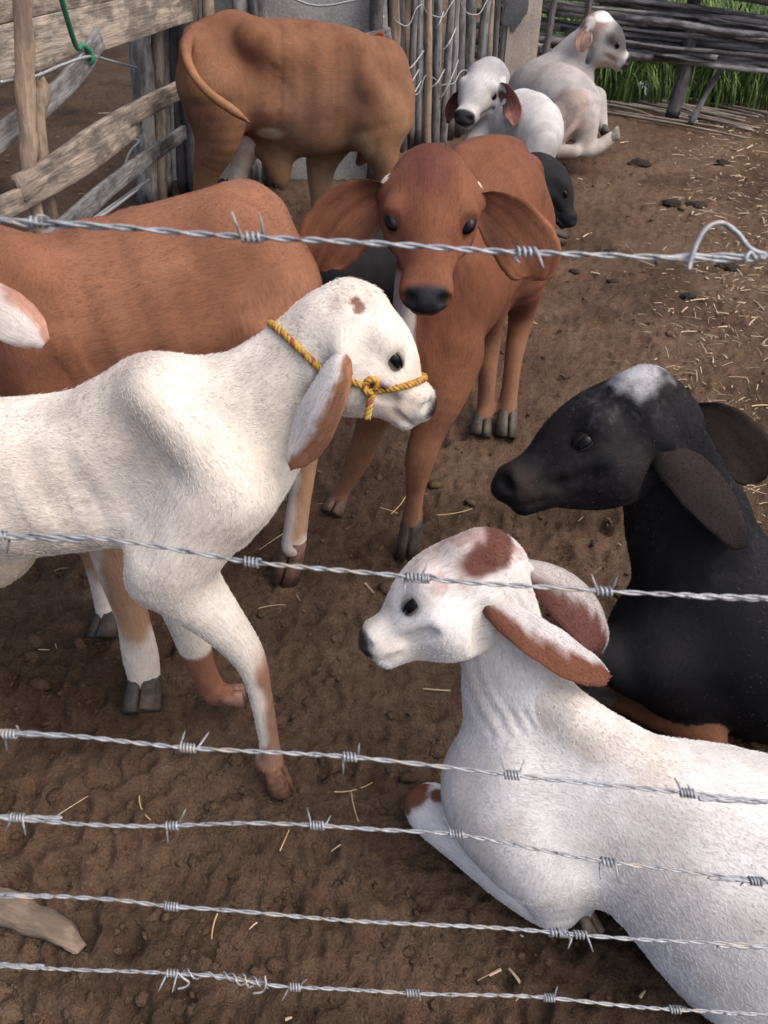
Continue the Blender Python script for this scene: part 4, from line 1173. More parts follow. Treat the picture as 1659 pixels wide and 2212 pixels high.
# ------------------------------------------------------------------ ground
def gh(x, y):
    p = np.stack([x, y, np.zeros_like(x)], -1)
    h = .030 * (fbm(p * 1.7, 3, 21) - .5) + .030 * (fbm(p * 7, 3, 22) - .5)
    b = np.abs(fbm(p * 24, 3, 23) - .5)
    h = h + .050 * (.20 - b) + .024 * (fbm(p * 55, 2, 24) - .5)
    return h - .006
def ground_mat(name, tinted):
    m = mat(name, rough=.95, spec=.12)
    v = mapping(m, 'Object', (1, 1, 1))
    n1 = noise(m, v, 1.3, 5, .6); n2 = noise(m, v, 24, 6, .7); n3 = noise(m, v, 150, 4, .7)
    c1 = ramp(m, n1.outputs[0], [(.32, (.105, .067, .046)), (.5, (.152, .100, .068)), (.70, (.20, .138, .097))])
    c2 = ramp(m, n2.outputs[0], [(.30, (.66, .62, .60)), (.5, (1, 1, 1)), (.75, (1.28, 1.24, 1.18))])
    c3 = ramp(m, n3.outputs[0], [(.35, (.72, .70, .68)), (.65, (1.2, 1.18, 1.15))])
    c = mixc(m, 1.0, c1.outputs[0], c2.outputs[0], 'MULTIPLY')
    c = mixc(m, 1.0, c, c3.outputs[0], 'MULTIPLY')
    if tinted:
        at = N(m, 'ShaderNodeAttribute', attribute_name='col'); c = mixc(m, 1.0, c, at.outputs[0], 'MULTIPLY')
    L(m, c, bsdf(m).inputs['Base Color'])
    ad = N(m, 'ShaderNodeMath', operation='ADD'); L(m, n2.outputs[0], ad.inputs[0]); L(m, n3.outputs[0], ad.inputs[1])
    bump(m, ad.outputs[0], 1.0, .02)
    return m
M_DIRT = ground_mat('trampled_earth', True)
M_CLOD = ground_mat('earth_crumb', False)
def build_ground():
    ys = [-.4]
    while ys[-1] < 11: ys.append(ys[-1] + max(.0085, .0085 * (max(ys[-1], 0) + .6) / 1.2))
    ys = [-30., -10., -3., -1.] + ys + [14., 20., 40., 90., 250., 700.]
    u = np.linspace(-1, 1, 400)
    ue = np.array([1.5, 3, 8, 30, 120])
    u = np.concatenate([-ue[::-1], u, ue])
    ys = np.array(ys)
    yy, uu = np.meshgrid(ys, u, indexing='ij')
    half = .55 * np.clip(yy, 0, 11) + .75
    xx = uu * half
    zz = gh(xx, yy)
    hr = np.random.default_rng(5)
    for _ in range(420):                       # hoof prints
        hy = .3 + 5.5 * hr.random() ** 1.3; hx = hr.uniform(-.6 * hy - .4, .6 * hy + .5); a = hr.random() * 6.28
        m = (np.abs(xx - hx) < .13) & (np.abs(yy - hy) < .13)
        if not m.any(): continue
        dx, dy = xx[m] - hx, yy[m] - hy
        u_, v_ = dx * math.cos(a) + dy * math.sin(a), -dx * math.sin(a) + dy * math.cos(a)
        d = np.sqrt((u_ / .042) ** 2 + (v_ / .034) ** 2)
        dep_ = hr.uniform(.006, .020)
        zz[m] += -dep_ * (1 - sstep(.6, 1.05, d)) + dep_ * .55 * np.exp(-((d - 1.3) / .28) ** 2) + .004 * (np.abs(v_) < .004) * (d < .9)
    far = sstep(9, 14, np.hypot(xx, yy)); zz = zz * (1 - far)
    V = np.stack([xx, yy, zz], -1).reshape(-1, 3)
    # darker manure-rich earth outside the board fence, paler trodden earth towards the woven fence
    k = fbm(V * A(1.2, 1.2, 0), 3, 41)
    tone = 1.0 - .45 * sstep(-.85, -1.25, V[:, 0] - .12 * (V[:, 1] - 3) + (k - .5) * .5) * sstep(1.8, 2.6, V[:, 1])
    damp = 1.0 - .35 * sstep(.52, .66, fbm(V * A(2.6, 2.6, 0), 3, 42))
    r, c = yy.shape
    i = np.arange(r - 1)[:, None] * c + np.arange(c - 1)[None]
    Q = np.stack([i, i + 1, i + c + 1, i + c], -1).reshape(-1, 4)
    return tag(mesh_obj('ground', V, Q, M_DIRT, col=np.repeat((tone * damp)[:, None], 3, 1)), kind='structure')
build_ground()
def ground_at(x, y):
    return float(gh(np.array([x]), np.array([y]))[0])

def clods():
    # loose crumbs of earth, denser near the wire
    ico = bmesh.new(); bmesh.ops.create_icosphere(ico, subdivisions=1, radius=1)
    iv = np.array([v.co[:] for v in ico.verts]); fi = np.array([[v.index for v in f.verts] for f in ico.faces]); ico.free()
    n = 15000
    y = .15 + 6.2 * RNG.random(n) ** 1.7
    x = (RNG.random(n) * 2 - 1) * (.55 * y + .75)
    s = .0015 + .009 * RNG.random(n) ** 3.5
    big = RNG.random(n) < .015; s[big] = .012 + .014 * RNG.random(big.sum())
    z = gh(x, y) + s * .08
    V = iv[None] * (.7 + .6 * RNG.random((n, len(iv), 1)))
    sc = s[:, None, None] * (.6 + .8 * RNG.random((n, 1, 3))) * np.array([1.15, 1, .55])
    a = RNG.random(n) * 6.28
    ca, sa = np.cos(a)[:, None], np.sin(a)[:, None]
    V = V * sc
    V = np.stack([V[..., 0] * ca - V[..., 1] * sa, V[..., 0] * sa + V[..., 1] * ca, V[..., 2]], -1) + np.stack([x, y, z], -1)[:, None]
    F = (fi[None] + (np.arange(n) * len(iv))[:, None, None]).reshape(-1, 3)
    o = mesh_obj('soil_clods', V.reshape(-1, 3), F, M_CLOD, smooth=False)
    tag(o, 'loose brown crumbs of earth scattered over the pen floor', 'soil', kind='stuff')
clods()

def straw_mat(name, c1, c2):
    m = mat(name, rough=.7, spec=.25)
    g = N(m, 'ShaderNodeNewGeometry')
    r = ramp(m, g.outputs['Random Per Island'], [(0, c1), (1, c2)])
    L(m, r.outputs[0], bsdf(m).inputs['Base Color'])
    return m
M_STRAW = straw_mat('dry_straw', (.17, .115, .07), (.50, .40, .27))
M_YSTRAW = straw_mat('yellow_straw', (.36, .25, .10), (.42, .30, .13))
def strip(p0, d, ln, w, bend, lift=.004, n=4):
    t = np.linspace(0, 1, n)[:, None]
    d = nrm(d); sd_ = nrm(np.cross(d, A(0, 0, 1)))
    c = p0 + d * ln * t + sd_ * bend * ln * (t - t * t) * 2
    c[:, 2] = p0[2] + lift + .004 * np.sin(t[:, 0] * 3.1) * RNG.random()
    up = A(0, 0, 1)
    ww = w * (1 - .35 * t)
    V = np.vstack([c + sd_ * ww, c + up * ww * .7, c - sd_ * ww])
    F = []
    for i in range(n - 1):
        F += [(i, i + 1, n + i + 1, n + i), (n + i, n + i + 1, 2 * n + i + 1, 2 * n + i), (i + 1, i, 2 * n + i, 2 * n + i + 1)]
    return V, F
def straw():
    parts = []
    k = 0
    while k < 2600:
        y = .35 + 7.0 * random.random() ** 1.1
        x = random.uniform(-.6 * y - .3, .6 * y + .5)
        dens = .02 + 1.0 * float(sstep(.1, .6, np.array((x - .35 * y + .2)))) * float(sstep(1.5, 2.4, np.array(y)))
        if random.random() > dens: continue
        a = random.random() * 6.28
        ln = random.choice([.015, .02, .03, .04, .06, .09]) * random.uniform(.7, 1.3)
        p = A(x, y, ground_at(x, y))
        parts.append(strip(p, A(math.cos(a), math.sin(a), 0), ln, random.choice((.0009, .0013, .0018, .003)) * (1 + .3 * max(y - 2, 0)), random.gauss(0, .035)))
        k += 1
    V, F = join_arrays(parts)
    tag(mesh_obj('straw_litter', V, F, M_STRAW, smooth=False), 'bits of pale dry straw strewn over the earth', 'straw', kind='stuff')
straw()
def lone_straw(p0, p1, w, bend, label, m=M_YSTRAW):
    a, b = PZ(*p0, .012), PZ(*p1, .012)
    a[2] = ground_at(a[0], a[1]) + .004
    V, F = strip(a, b - a, np.linalg.norm((b - a)[:2]), w, bend, .006, 6)
    tag(mesh_obj('straw_stalk', V, F, m, smooth=False), label, 'straw', 'loose straw stalks near the wire')
lone_straw((300, 1718), (325, 1770), .0019, .2, 'short bent yellow straw under the fourth wire')
lone_straw((470, 1975), (458, 2030), .0019, .12, 'yellow straw crossing below the fifth wire')
lone_straw((722, 1710), (805, 1690), .0019, .2, 'pale brown straw beside the lying calf\'s knee')
lone_straw((605, 1840), (625, 1795), .0019, .05, 'brown straw under the fourth wire\'s middle')
lone_straw((845, 1110), (875, 1010), .0019, .25, 'long yellow straw standing against the red calf\'s foreleg')
lone_straw((945, 1112), (1020, 1098), .0019, .15, 'pale straw on the earth beside the red calf\'s hoof')
lone_straw((655, 1130), (560, 1190), .002, .02, 'thin dark stalk below the haltered calf\'s chest', M_STRAW)

# dung lumps on the right
def lump(name, c, r, mtl, label, cat, group, sq=.5, seed=0):
    bm = bmesh.new(); bmesh.ops.create_icosphere(bm, subdivisions=3, radius=1)
    v = np.array([q.co[:] for q in bm.verts]); f = [[q.index for q in x.verts] for x in bm.faces]; bm.free()
    d = .45 + 1.1 * fbm(v * 2.2 + seed * 7.3, 4, seed)
    v = v * d[:, None] * np.array(r) * np.array([1, 1, sq]) + np.asarray(c)
    return tag(mesh_obj(name, v, f, mtl), label, cat, group)
M_DUNG = concrete_like = mat('dung', (.03, .021, .017), .9, .2)
_v = mapping(M_DUNG, 'Object', (1, 1, 1)); bump(M_DUNG, noise(M_DUNG, _v, 60, 5).outputs[0], 1.0, .02)
for k, (x, y, r) in enumerate([(1380, 352, .075), (1450, 442, .06), (1505, 440, .07), (1325, 605, .03), (1242, 582, .03), (1320, 540, .045), (1570, 572, .06), (1485, 640, .035), (1560, 350, .05)]):
    p = PZ(x, y, .01); p[2] = ground_at(p[0], p[1]) + .004
    lump('dung_pat', p, (r, r * .8, r * .9), M_DUNG, 'dark lump of dung on the straw strewn earth', 'dung', 'dung lumps on the pen floor', .5, k)

# broken branch by the wire
def branch():
    pts = cr([PZ(-150, 1905, .03), PZ(-40, 1945, .04), PZ(50, 1975, .045), PZ(120, 2005, .035), PZ(176, 2052, .02)], 6)
    r = np.interp(np.linspace(0, 1, len(pts)), [0, .5, .8, 1], [.032, .031, .022, .013])
    V, F = tube_arrays(pts, r, 14, squash=.7)
    V = V + (fbm(V * 28, 3, 4) - .5)[:, None] * A(.012, .012, .014)
    return V, clean(F), pts
BRANCH = branch()

# ------------------------------------------------------------------ wood pieces, local X along the length so the grain follows
def place_local(name, V, F, m, ax0, ax1, up=(0, 0, 1), parent=None):
    c = (np.asarray(ax0) + np.asarray(ax1)) / 2
    x = nrm(np.asarray(ax1) - np.asarray(ax0)); y = nrm(np.cross(np.asarray(up, float), x)) if abs(np.dot(x, nrm(up))) < .99 else nrm(np.cross(A(0, 1, 0), x)); z = np.cross(x, y)
    R = np.column_stack([x, y, z])
    Vl = (V - c) @ R
    o = mesh_obj(name, Vl, F, m, None, True)
    M4 = Matrix.Identity(4)
    for i in range(3):
        for j in range(3): M4[i][j] = R[i, j]
        M4[i][3] = c[i]
    if parent is not None:
        o.parent = parent; o.matrix_parent_inverse = parent_matrix(parent).inverted()
    o.matrix_basis = M4
    return o
def stick(name, pts, r0, r1, m, parent=None, seg=9, rough=.12, sub=5, seed=None):
    seed = random.randint(0, 999) if seed is None else seed
    p = cr(pts, sub) if len(pts) > 2 else cr([pts[0], (np.asarray(pts[0]) + np.asarray(pts[1])) / 2 + RNG.normal(0, .006, 3), pts[1]], sub)
    t = np.linspace(0, 1, len(p))
    V, F = tube_arrays(p, r0 + (r1 - r0) * t, seg)
    V = V + (fbm(V * 13 + seed, 3, seed % 97) - .5)[:, None] * RNG.normal(0, 1, 3) * 0
    nz = (fbm(V * A(16, 16, 16) + seed, 3, seed % 97) - .5)
    idx = np.minimum(np.arange(len(V)) // seg, len(p) - 1)
    V = V + (V - p[idx]) * (nz * rough * 6)[:, None]
    return place_local(name, V, clean(F), m, p[0], p[-1], (0, 0, 1) if abs(nrm(p[-1] - p[0])[2]) < .9 else (0, 1, 0), parent)
def board(name, pts, h, th, m, parent=None, up=(0, 0, 1), sub=6, seed=0):
    p = cr(pts, sub) if len(pts) > 2 else cr(pts, 14)
    n = len(p)
    T = np.gradient(p, axis=0); T /= np.linalg.norm(T, axis=1)[:, None]
    V = []
    prof = [(-1, -.92), (-.96, -1), (-.5, -1), (0, -1), (.5, -1), (.96, -1), (1, -.92), (1, .92), (.96, 1), (.5, 1), (0, 1), (-.5, 1), (-.96, 1), (-1, .92)]
    k = len(prof)
    for i in range(n):
        sd_ = nrm(np.cross(T[i], np.asarray(up, float))); u = np.cross(sd_, T[i])
        w = 1 + .18 * (float(fbm(p[i] * 5 + seed, 2, seed)) - .5)
        for (a, b) in prof:
            j = .12 * (float(vnoise(p[i] * 30 + A(a, b, 0) * 3, seed)) - .5)
            V.append(p[i] + u * (h / 2 * a * w * (1 + j * .3)) + sd_ * (th / 2 * b * (1 + j)))
    F = []
    for i in range(n - 1):
        for q in range(k): F.append((i * k + q, (i + 1) * k + q, (i + 1) * k + (q + 1) % k, i * k + (q + 1) % k))
    F.append(tuple(range(k))); F.append(tuple(range((n - 1) * k, n * k))[::-1])
    return place_local(name, np.array(V), F, m, p[0], p[-1], up, parent)

bo = place_local('broken_branch', BRANCH[0], BRANCH[1], M_WSTICK, BRANCH[2][0], BRANCH[2][-1])
tag(bo, 'weathered piece of broken branch lying under the fifth wire', 'branch')
# ------------------------------------------------------------------ board fence along the left side
LF = empty('board_fence', (-1.25, 3.2, 0))
tag(LF, 'ramshackle fence of sagging weathered boards and sticks beside the tan calf', 'fence')
board('board', [A(-1.46, 1.7, 1.14), A(-1.33, 2.8, 1.13), A(-1.05, 4.9, 1.055)], .16, .03, M_PLANK, LF, seed=1)
board('board', [A(-1.46, 1.7, 1.325), A(-1.33, 2.8, 1.305), A(-1.05, 4.9, 1.22)], .185, .03, M_PLANK, LF, seed=2)
board('board', [P(-170, 420, 2.45), P(20, 282, 2.85), P(110, 212, 3.08), P(172, 148, 3.30), P(215, 80, 3.52)], .075, .022, M_WGREY, LF, seed=3)
board('board', [P(40, 408, 2.62), P(130, 352, 2.95), P(250, 266, 3.52), P(418, 178, 4.60)], .078, .03, M_WBROWN, LF, seed=4)
board('board', [P(-90, 490, 2.3), P(0, 452, 2.5), P(117, 392, 2.85), P(211, 335, 3.2), P(300, 268, 3.8)], .070, .025, M_WBROWN, LF, seed=5)
board('board', [P(40, 570, 2.35), P(130, 500, 2.62), P(260, 385, 3.4), P(398, 285, 4.55)], .066, .025, M_WGREY, LF, seed=6)
stick('stay', [P(50, -70, 2.86), P(52, 120, 2.84), P(62, 300, 2.80), P(68, 420, 2.75), A(-1.29, 2.72, 0)], .033, .028, M_WSTICK, LF)
stick('stay', [P(92, 188, 3.0), P(90, 330, 2.92), A(-1.30, 2.9, 0)], .026, .024, M_WSTICK, LF)
for (xt, yt, xb, D, r, m, zt) in [(300, 60, 318, 4.95, .062, M_WGREY, 1.25), (338, 60, 345, 5.0, .04, M_WBROWN, 1.3), (358, 40, 362, 5.05, .03, M_WGREY, 1.3), (395, 30, 425, 5.0, .042, M_WDARK, 1.5), (372, 20, 400, 5.05, .035, M_WDARK, 1.4),
                                  (418, 0, 415, 5.15, .035, M_WBROWN, 1.5), (447, 0, 450, 5.15, .035, M_WSTICK, 1.5)]:
    b = P(xb, 440, D); t = P(xt, yt, D); d = (t - b) / (t[2] - b[2])
    stick('post', [b - d * b[2], t + d * (zt - t[2])], r * 1.08, r * .95, m, LF, seg=10)
M_GREEN = mat('green_rope', (.03, .16, .09), .7, .3)
def rope_path(ctrl, n=10): return cr([np.asarray(c) for c in ctrl], n)
for pth in ([P(0, 178, 2.8), P(75, 165, 2.95), P(135, 140, 3.15), P(195, 122, 3.35), P(240, 132, 3.8), P(295, 146, 4.85)],
            [P(0, 528, 2.3), P(110, 505, 2.5), P(200, 478, 2.65), P(290, 415, 3.6), P(322, 388, 4.8)],
            [P(60, 548, 2.35), P(150, 508, 2.55), P(240, 445, 3.2), P(310, 395, 4.8)],
            [P(215, 352, 3.2), P(240, 320, 3.4), P(262, 285, 3.75), P(278, 268, 4.0)],
            [P(262, 380, 3.6), P(280, 330, 3.9), P(300, 306, 4.2), P(285, 300, 4.3), P(278, 298, 4.6)]):
    tube_obj('wire', rope_path(pth), .0055, M_WIRE, LF, 6)
GR = tube_obj('rope', rope_path([P(128, -20, 3.15), P(148, 50, 3.22), P(166, 102, 3.3), P(180, 98, 3.33), P(196, 112, 3.36), P(200, 130, 3.36), P(192, 138, 3.36)]), .010, M_GREEN, None, 8)
tag(GR, 'short frayed green rope tied over the top board of the fence', 'rope')

# ------------------------------------------------------------------ concrete wall and palisade at the back
def concrete(name, base=(.33, .31, .29), dark=(.20, .19, .185), sc=1.0):
    m = mat(name, rough=.92, spec=.15)
    v = mapping(m, 'Object', (1, 1, 1)); n1 = noise(m, v, 3.5 * sc, 6, .65); n2 = noise(m, v, 70 * sc, 4, .7)
    c = ramp(m, n1.outputs[0], [(.33, dark), (.55, base), (.75, tuple(b * 1.15 for b in base))])
    d = ramp(m, n2.outputs[0], [(.3, (.7, .7, .7)), (.7, (1.12, 1.12, 1.12))])
    L(m, mixc(m, 1.0, c.outputs[0], d.outputs[0], 'MULTIPLY'), bsdf(m).inputs['Base Color'])
    bump(m, n2.outputs[0], .5, .006)
    return m
M_CONC = concrete('grey_concrete', (.34, .335, .33), (.22, .215, .215))
M_PLAST = concrete('plaster', (.43, .37, .32), (.32, .275, .24))
def rough_box(lo, hi, nseg, amp, seed, bev=.02):
    bm = bmesh.new(); bmesh.ops.create_cube(bm, size=1)
    for v in bm.verts: v.co = Vector([lo[i] + (v.co[i] + .5) * (hi[i] - lo[i]) for i in range(3)])
    bmesh.ops.bevel(bm, geom=bm.edges[:], offset=bev, segments=2, affect='EDGES')
    bmesh.ops.subdivide_edges(bm, edges=[e for e in bm.edges if e.calc_length() > .12], cuts=nseg, use_grid_fill=True)
    v = np.array([q.co[:] for q in bm.verts]); f = [[q.index for q in x.verts] for x in bm.faces]; bm.free()
    for k in range(3): v[:, k] += amp * (fbm(v * 9 + 5 * k, 3, seed + k) - .5)
    return v, f
v, f = rough_box((-1.45, 5.42, -.05), (-.06, 5.55, 1.75), 10, .012, 3)
cw = mesh_obj('concrete_wall', v, f, M_CONC, None, False)
tag(cw, 'rough grey concrete wall behind the standing tan calf', 'wall')
PF = empty('palisade_fence', (.4, 6.3, 0))
tag(PF, 'weathered palisade of upright poles laced with wire beside the concrete post', 'fence')
def pbase(x):
    y = 345 - (x - 790) * .25
    return PZ(x, y, 0)
posts = [(560, 34, M_WGREY, 5.30), (588, 26, M_WDARK, 5.30), (608, 24, M_WGREY, 5.28), (806, 30, M_WDARK, 5.34), (828, 26, M_WGREY, 0), (850, 26, M_WSTICK, 0), (840, 22, M_WGREY, .12), (862, 24, M_WGREY, .12), (893, 22, M_WGREY, .14), (930, 24, M_WGREY, .14), (965, 24, M_WGREY, .14), (997, 24, M_WGREY, .14), (1032, 24, M_WGREY, .16), (870, 20, M_WDARK, 0), (886, 16, M_WGREY, 0), (903, 20, M_WGREY, 0), (922, 17, M_WSTICK, -.08),
         (940, 18, M_WGREY, 0), (957, 17, M_WGREY, 0), (972, 18, M_WGREY, 0), (988, 18, M_WGREY, 0), (1006, 26, M_WGREY, .05), (1024, 18, M_WGREY, 0), (1040, 20, M_WBROWN, 0), (1062, 16, M_WDARK, .1)]
for i, (x, w, m, D) in enumerate(posts):
    b = P(x, 430, D) if D > 4 else pbase(x) + A(0, D, 0)
    b[2] = 0
    dp = dep(b + A(0, 0, .5))
    r = w * dp / FPX / 2
    lean = A(random.uniform(-.05, .05), random.uniform(-.03, .03), 0)
    hgt = random.uniform(1.35, 1.8)
    stick('pole', [b - A(0, 0, .02), b + lean * .5 + A(0, 0, hgt * .5), b + lean + A(0, 0, hgt)], r * 1.05, r * .9, m, PF, seg=10, seed=i * 13)
for k, z in enumerate((.42, .86)):
    pp = []
    for x in range(845, 1050, 14):
        b = pbase(x); pp.append(b + A(random.uniform(-.02, .02), -.07 - .02 * random.random(), z + .05 * math.sin(x * .09 + k * 2) + random.uniform(-.03, .03)))
    tube_obj('wire', cr(pp, 3), .004, M_WIRE, PF, 6)
for k, (x0, y0, x1, y1) in enumerate([(868, 195, 905, 150), (868, 158, 915, 110), (866, 230, 910, 175), (870, 285, 890, 230), (950, 215, 990, 130), (930, 190, 960, 150), (955, 110, 985, 60), (800, 40, 830, 35), (940, 60, 958, 25)]):
    a, b = pbase(x0), pbase(x1)
    tube_obj('wire', cr([P(x0, y0, a[1] - .10), P((x0 + x1) / 2, (y0 + y1) / 2 + 8, (a[1] + b[1]) / 2 - .14), P(x1, y1, b[1] - .10)], 5), .0055, M_WIRE, PF, 6)
tube_obj('wire', cr([P(600, -18, 5.3), P(680, 12, 5.28), P(760, 2, 5.28), P(810, -12, 5.28)], 6), .007, M_WIRE, PF, 6)
board('rail', [P(760, 100, 5.25), P(845, 78, 5.30)], .09, .03, M_WGREY, PF, seed=9)
# horizontal sticks in the gap beside the concrete post
for k in range(7):
    z = .35 + .1 * k
    stick('rail', [A(.66, 7.12, z), A(1.02, 7.16, z + .02)], .022, .02, M_WDARK, PF, 7)

CPO = empty('concrete_post', (1.08, 7.05, 0))
tag(CPO, 'square plastered concrete post with flaked grey patch between palisade and woven fence', 'post')
v, f = rough_box((.93, 6.93, -.05), (1.21, 7.18, 1.7), 6, .014, 8, .025)
mesh_obj('shaft', v, f, M_PLAST, CPO, False)
# flaked plaster: a patch of bare cement standing a little proud
def patch(c, rx, rz, seed):
    n = 40; V = [A(c[0], c[1], c[2])]
    for k in range(n):
        a = 2 * math.pi * k / n; rr = .7 + .6 * float(vnoise(A(math.cos(a) * 2.2 + 5, math.sin(a) * 2.2, seed), seed))
        V.append(A(c[0] + rx * rr * math.cos(a), c[1], c[2] + rz * rr * math.sin(a)))
    V = np.array(V); B = V + A(0, .02, 0)
    F = [(0, k + 1, (k + 1) % n + 1) for k in range(n)] + [(k + 1, n + 2 + k, n + 2 + (k + 1) % n, (k + 1) % n + 1) for k in range(n)]
    return np.vstack([V, B]), F
v, f = patch(A(1.0, 6.917, .78), .085, .13, 4)
mesh_obj('bare_patch', v, f, concrete('bare_cement', (.13, .135, .14), (.08, .085, .09)), CPO, False)

# ------------------------------------------------------------------ woven stick fence on the right
WF = empty('woven_fence', (2.6, 7.2, 0))
tag(WF, 'fence of long grey sticks woven between stakes before green grass', 'fence')
for k in range(40):
    f = k / 39
    zl = .46 + .62 * f; zr = .30 + (.36 if f < .72 else .36 + (f - .72) * 1.9) * (f if f < .72 else 1)
    x0 = 1.15 + (random.uniform(0, 1.2) if random.random() < .35 else random.uniform(-.15, .1)); x1 = 4.6 if random.random() < .6 else random.uniform(2.6, 4.2)
    yo = random.choice((-.06, 0, .06)); pp = []
    for j in range(7):
        t = j / 6; x = x0 + (x1 - x0) * t; tt = (x - 1.15) / 3.45
        pp.append(A(x, 7.16 + (2.4 - x) * .22 + yo + .04 * math.sin(x * 4 + k) + random.uniform(-.02, .02), zl + (zr - zl) * tt + random.uniform(-.016, .016)))
    r = random.choice((.013, .017, .022, .03))
    stick('stick', pp, r, r * random.uniform(.6, .95), random.choice((M_WDARK, M_WGREY, M_WGREY, M_WGREY)), WF, 7, sub=4)
stick('stick', [A(2.2, 7.08, .93), A(2.9, 6.95, .86), A(3.6, 6.80, .75), A(4.5, 6.62, .62)], .045, .035, M_WDARK, WF, 9)
stick('stake', [PZ(1450, 255, 0), P(1480, 150, 7.13), P(1500, 0, 7.25), P(1510, -60, 7.3)], .06, .05, M_WDARK, WF, 9)
stick('stake', [PZ(1492, 268, 0), P(1530, 195, 7.1), P(1570, 130, 7.25)], .028, .022, M_WDARK, WF, 8)
stick('stake', [A(1.62, 7.2, 0), A(1.62, 7.2, 1.1)], .03, .025, M_WDARK, WF, 8)
stick('stake', [A(1.30, 7.2, 0), A(1.36, 7.2, 1.1)], .03, .025, M_WDARK, WF, 8)
stick('stake', [A(3.9, 7.2, 0), A(3.95, 7.2, .95)], .04, .03, M_WDARK, WF, 8)

# grass beyond the fence
M_GRASS = straw_mat('green_grass', (.022, .055, .018), (.19, .29, .08))
def grass():
    n = 15000
    x = RNG.uniform(1.2, 7.5, n); y = 7.85 + (2.4 - x) * .22 + 3.2 * RNG.random(n) ** 1.4
    near = RNG.random(n) < .10
    x[near] = RNG.uniform(1.75, 4.8, near.sum()); y[near] = 7.55 + (2.4 - x[near]) * .22 + RNG.uniform(-.05, .4, near.sum())
    hgt = RNG.uniform(.35, 1.05, n); hgt[near] *= .42
    a = RNG.random(n) * 6.28; ln = RNG.uniform(.15, .55, n) * hgt
    w = RNG.uniform(.004, .011, n)
    d = np.stack([np.cos(a), np.sin(a), np.zeros(n)], 1); sd_ = np.stack([-np.sin(a), np.cos(a), np.zeros(n)], 1)
    base = np.stack([x, y, np.zeros(n)], 1)
    V = []
    for t in (0, .4, .75, 1.0):
        c = base + d * (ln * t ** 2)[:, None] + np.array([0, 0, 1]) * (hgt * (t - .25 * t ** 3))[:, None]
        ww = (w * (1 - t ** 2 * .95))[:, None]
        V += [c - sd_ * ww, c + sd_ * ww]
    V = np.stack(V, 1)
    q = np.array([(0, 1, 3, 2), (2, 3, 5, 4), (4, 5, 7, 6)])
    F = (q[None] + (np.arange(n) * 8)[:, None, None]).reshape(-1, 4)
    o = mesh_obj('grass', V.reshape(-1, 3), F, M_GRASS)
    tag(o, 'tall green grass growing behind the woven fence', 'grass', kind='stuff')
grass()
# dry reed stalks lying along the fence foot
M_REED = wood_mat('dry_reed', (.30, .24, .19), (.52, .44, .36), stain=(.25, .2, .16))
for k in range(22):
    y0 = random.uniform(186, 240); x0 = random.uniform(1275, 1440); L_ = random.uniform(120, 330)
    a = PZ(x0, y0, .02); b = PZ(x0 + L_, y0 + L_ * .17 + random.uniform(-12, 14), .02)
    a[2] = ground_at(a[0], a[1]) + .018; b[2] = ground_at(b[0], b[1]) + .018
    mid = (a + b) / 2 + A(random.uniform(-.05, .05), random.uniform(-.05, .05), .01)
    o = stick('reed_stalk', [a, mid, b], .013, .008, M_REED, None, 6, sub=6)
    tag(o, 'long pale dry reed stalk lying at the foot of the woven fence', 'reed', 'reed stalks along the fence foot')
# plastic scrap and rubble stones
p = PZ(1392, 218, 0.0)
gx, gy = np.meshgrid(np.linspace(-1, 1, 9), np.linspace(-1, 1, 9), indexing='ij')
sv = np.stack([p[0] + gx * .055 - gy * .06, p[1] + .03 * np.sin(gx * 3) + .02 * gy * gx, .075 + gy * .075 + .012 * np.sin(gx * 5 + gy * 3)], -1).reshape(-1, 3)
sf = [(i * 9 + j, (i + 1) * 9 + j, (i + 1) * 9 + j + 1, i * 9 + j + 1) for i in range(8) for j in range(8)]
sc_o = mesh_obj('plastic_scrap', np.vstack([sv, sv + A(0, .003, 0)]), sf + [tuple(81 + i for i in q[::-1]) for q in sf], mat('pale_plastic', (.50, .60, .62), .4, .5))
tag(sc_o, 'torn scrap of pale plastic on the ground below the woven fence', 'scrap')
M_STONE = concrete('pale_stone', (.46, .41, .36), (.30, .26, .23), 4)
for k, (x, y, r) in enumerate([(1158, 118, .17), (1185, 128, .14), (1172, 105, .13), (1205, 138, .1), (1150, 135, .12)]):
    q_ = P(x, y, 7.55); q_[2] = max(q_[2] - .05, r * .4)
    lump('stone', q_, (r, r, r), M_STONE, 'pale rubble stone heaped behind the concrete post', 'stone', 'rubble behind the concrete post', .8, 40 + k)

# ------------------------------------------------------------------ barbed wire fence in front
BF = empty('barbed_wire_fence', (0, .3, 0))
tag(BF, 'six strand galvanised barbed wire fence close in front of the calves', 'fence')
def twisted(path, r, pitch, ph=0.0, seg=6):
    seglen = np.linalg.norm(np.diff(path, axis=0), axis=1); s = np.concatenate([[0], np.cumsum(seglen)])
    n = int(s[-1] / .0022)
    ss = np.linspace(0, s[-1], n)
    c = np.stack([np.interp(ss, s, path[:, k]) for k in range(3)], 1)
    T = np.gradient(c, axis=0); T /= np.linalg.norm(T, axis=1)[:, None]
    u = np.cross(T, A(0, 0, 1)); u /= np.linalg.norm(u, axis=1)[:, None]; w = np.cross(T, u)
    c = c + np.stack([0 * ss, .0012 * np.sin(ss * 23 + ph * 3) * np.sin(ss * 7.1), .0014 * np.sin(ss * 31 + ph) * np.sin(ss * 5.3 + 1)], 1)
    irregular = ss + .006 * np.sin(ss * 17 + ph) + .004 * np.sin(ss * 41)
    a = 2 * math.pi * irregular / pitch + ph
    parts = []
    for k in (0, math.pi):
        off = (np.cos(a + k)[:, None] * u + np.sin(a + k)[:, None] * w) * r * 1.02
        parts.append(tube_arrays(c + off, r, seg, cap=False))
    return join_arrays(parts), c, T
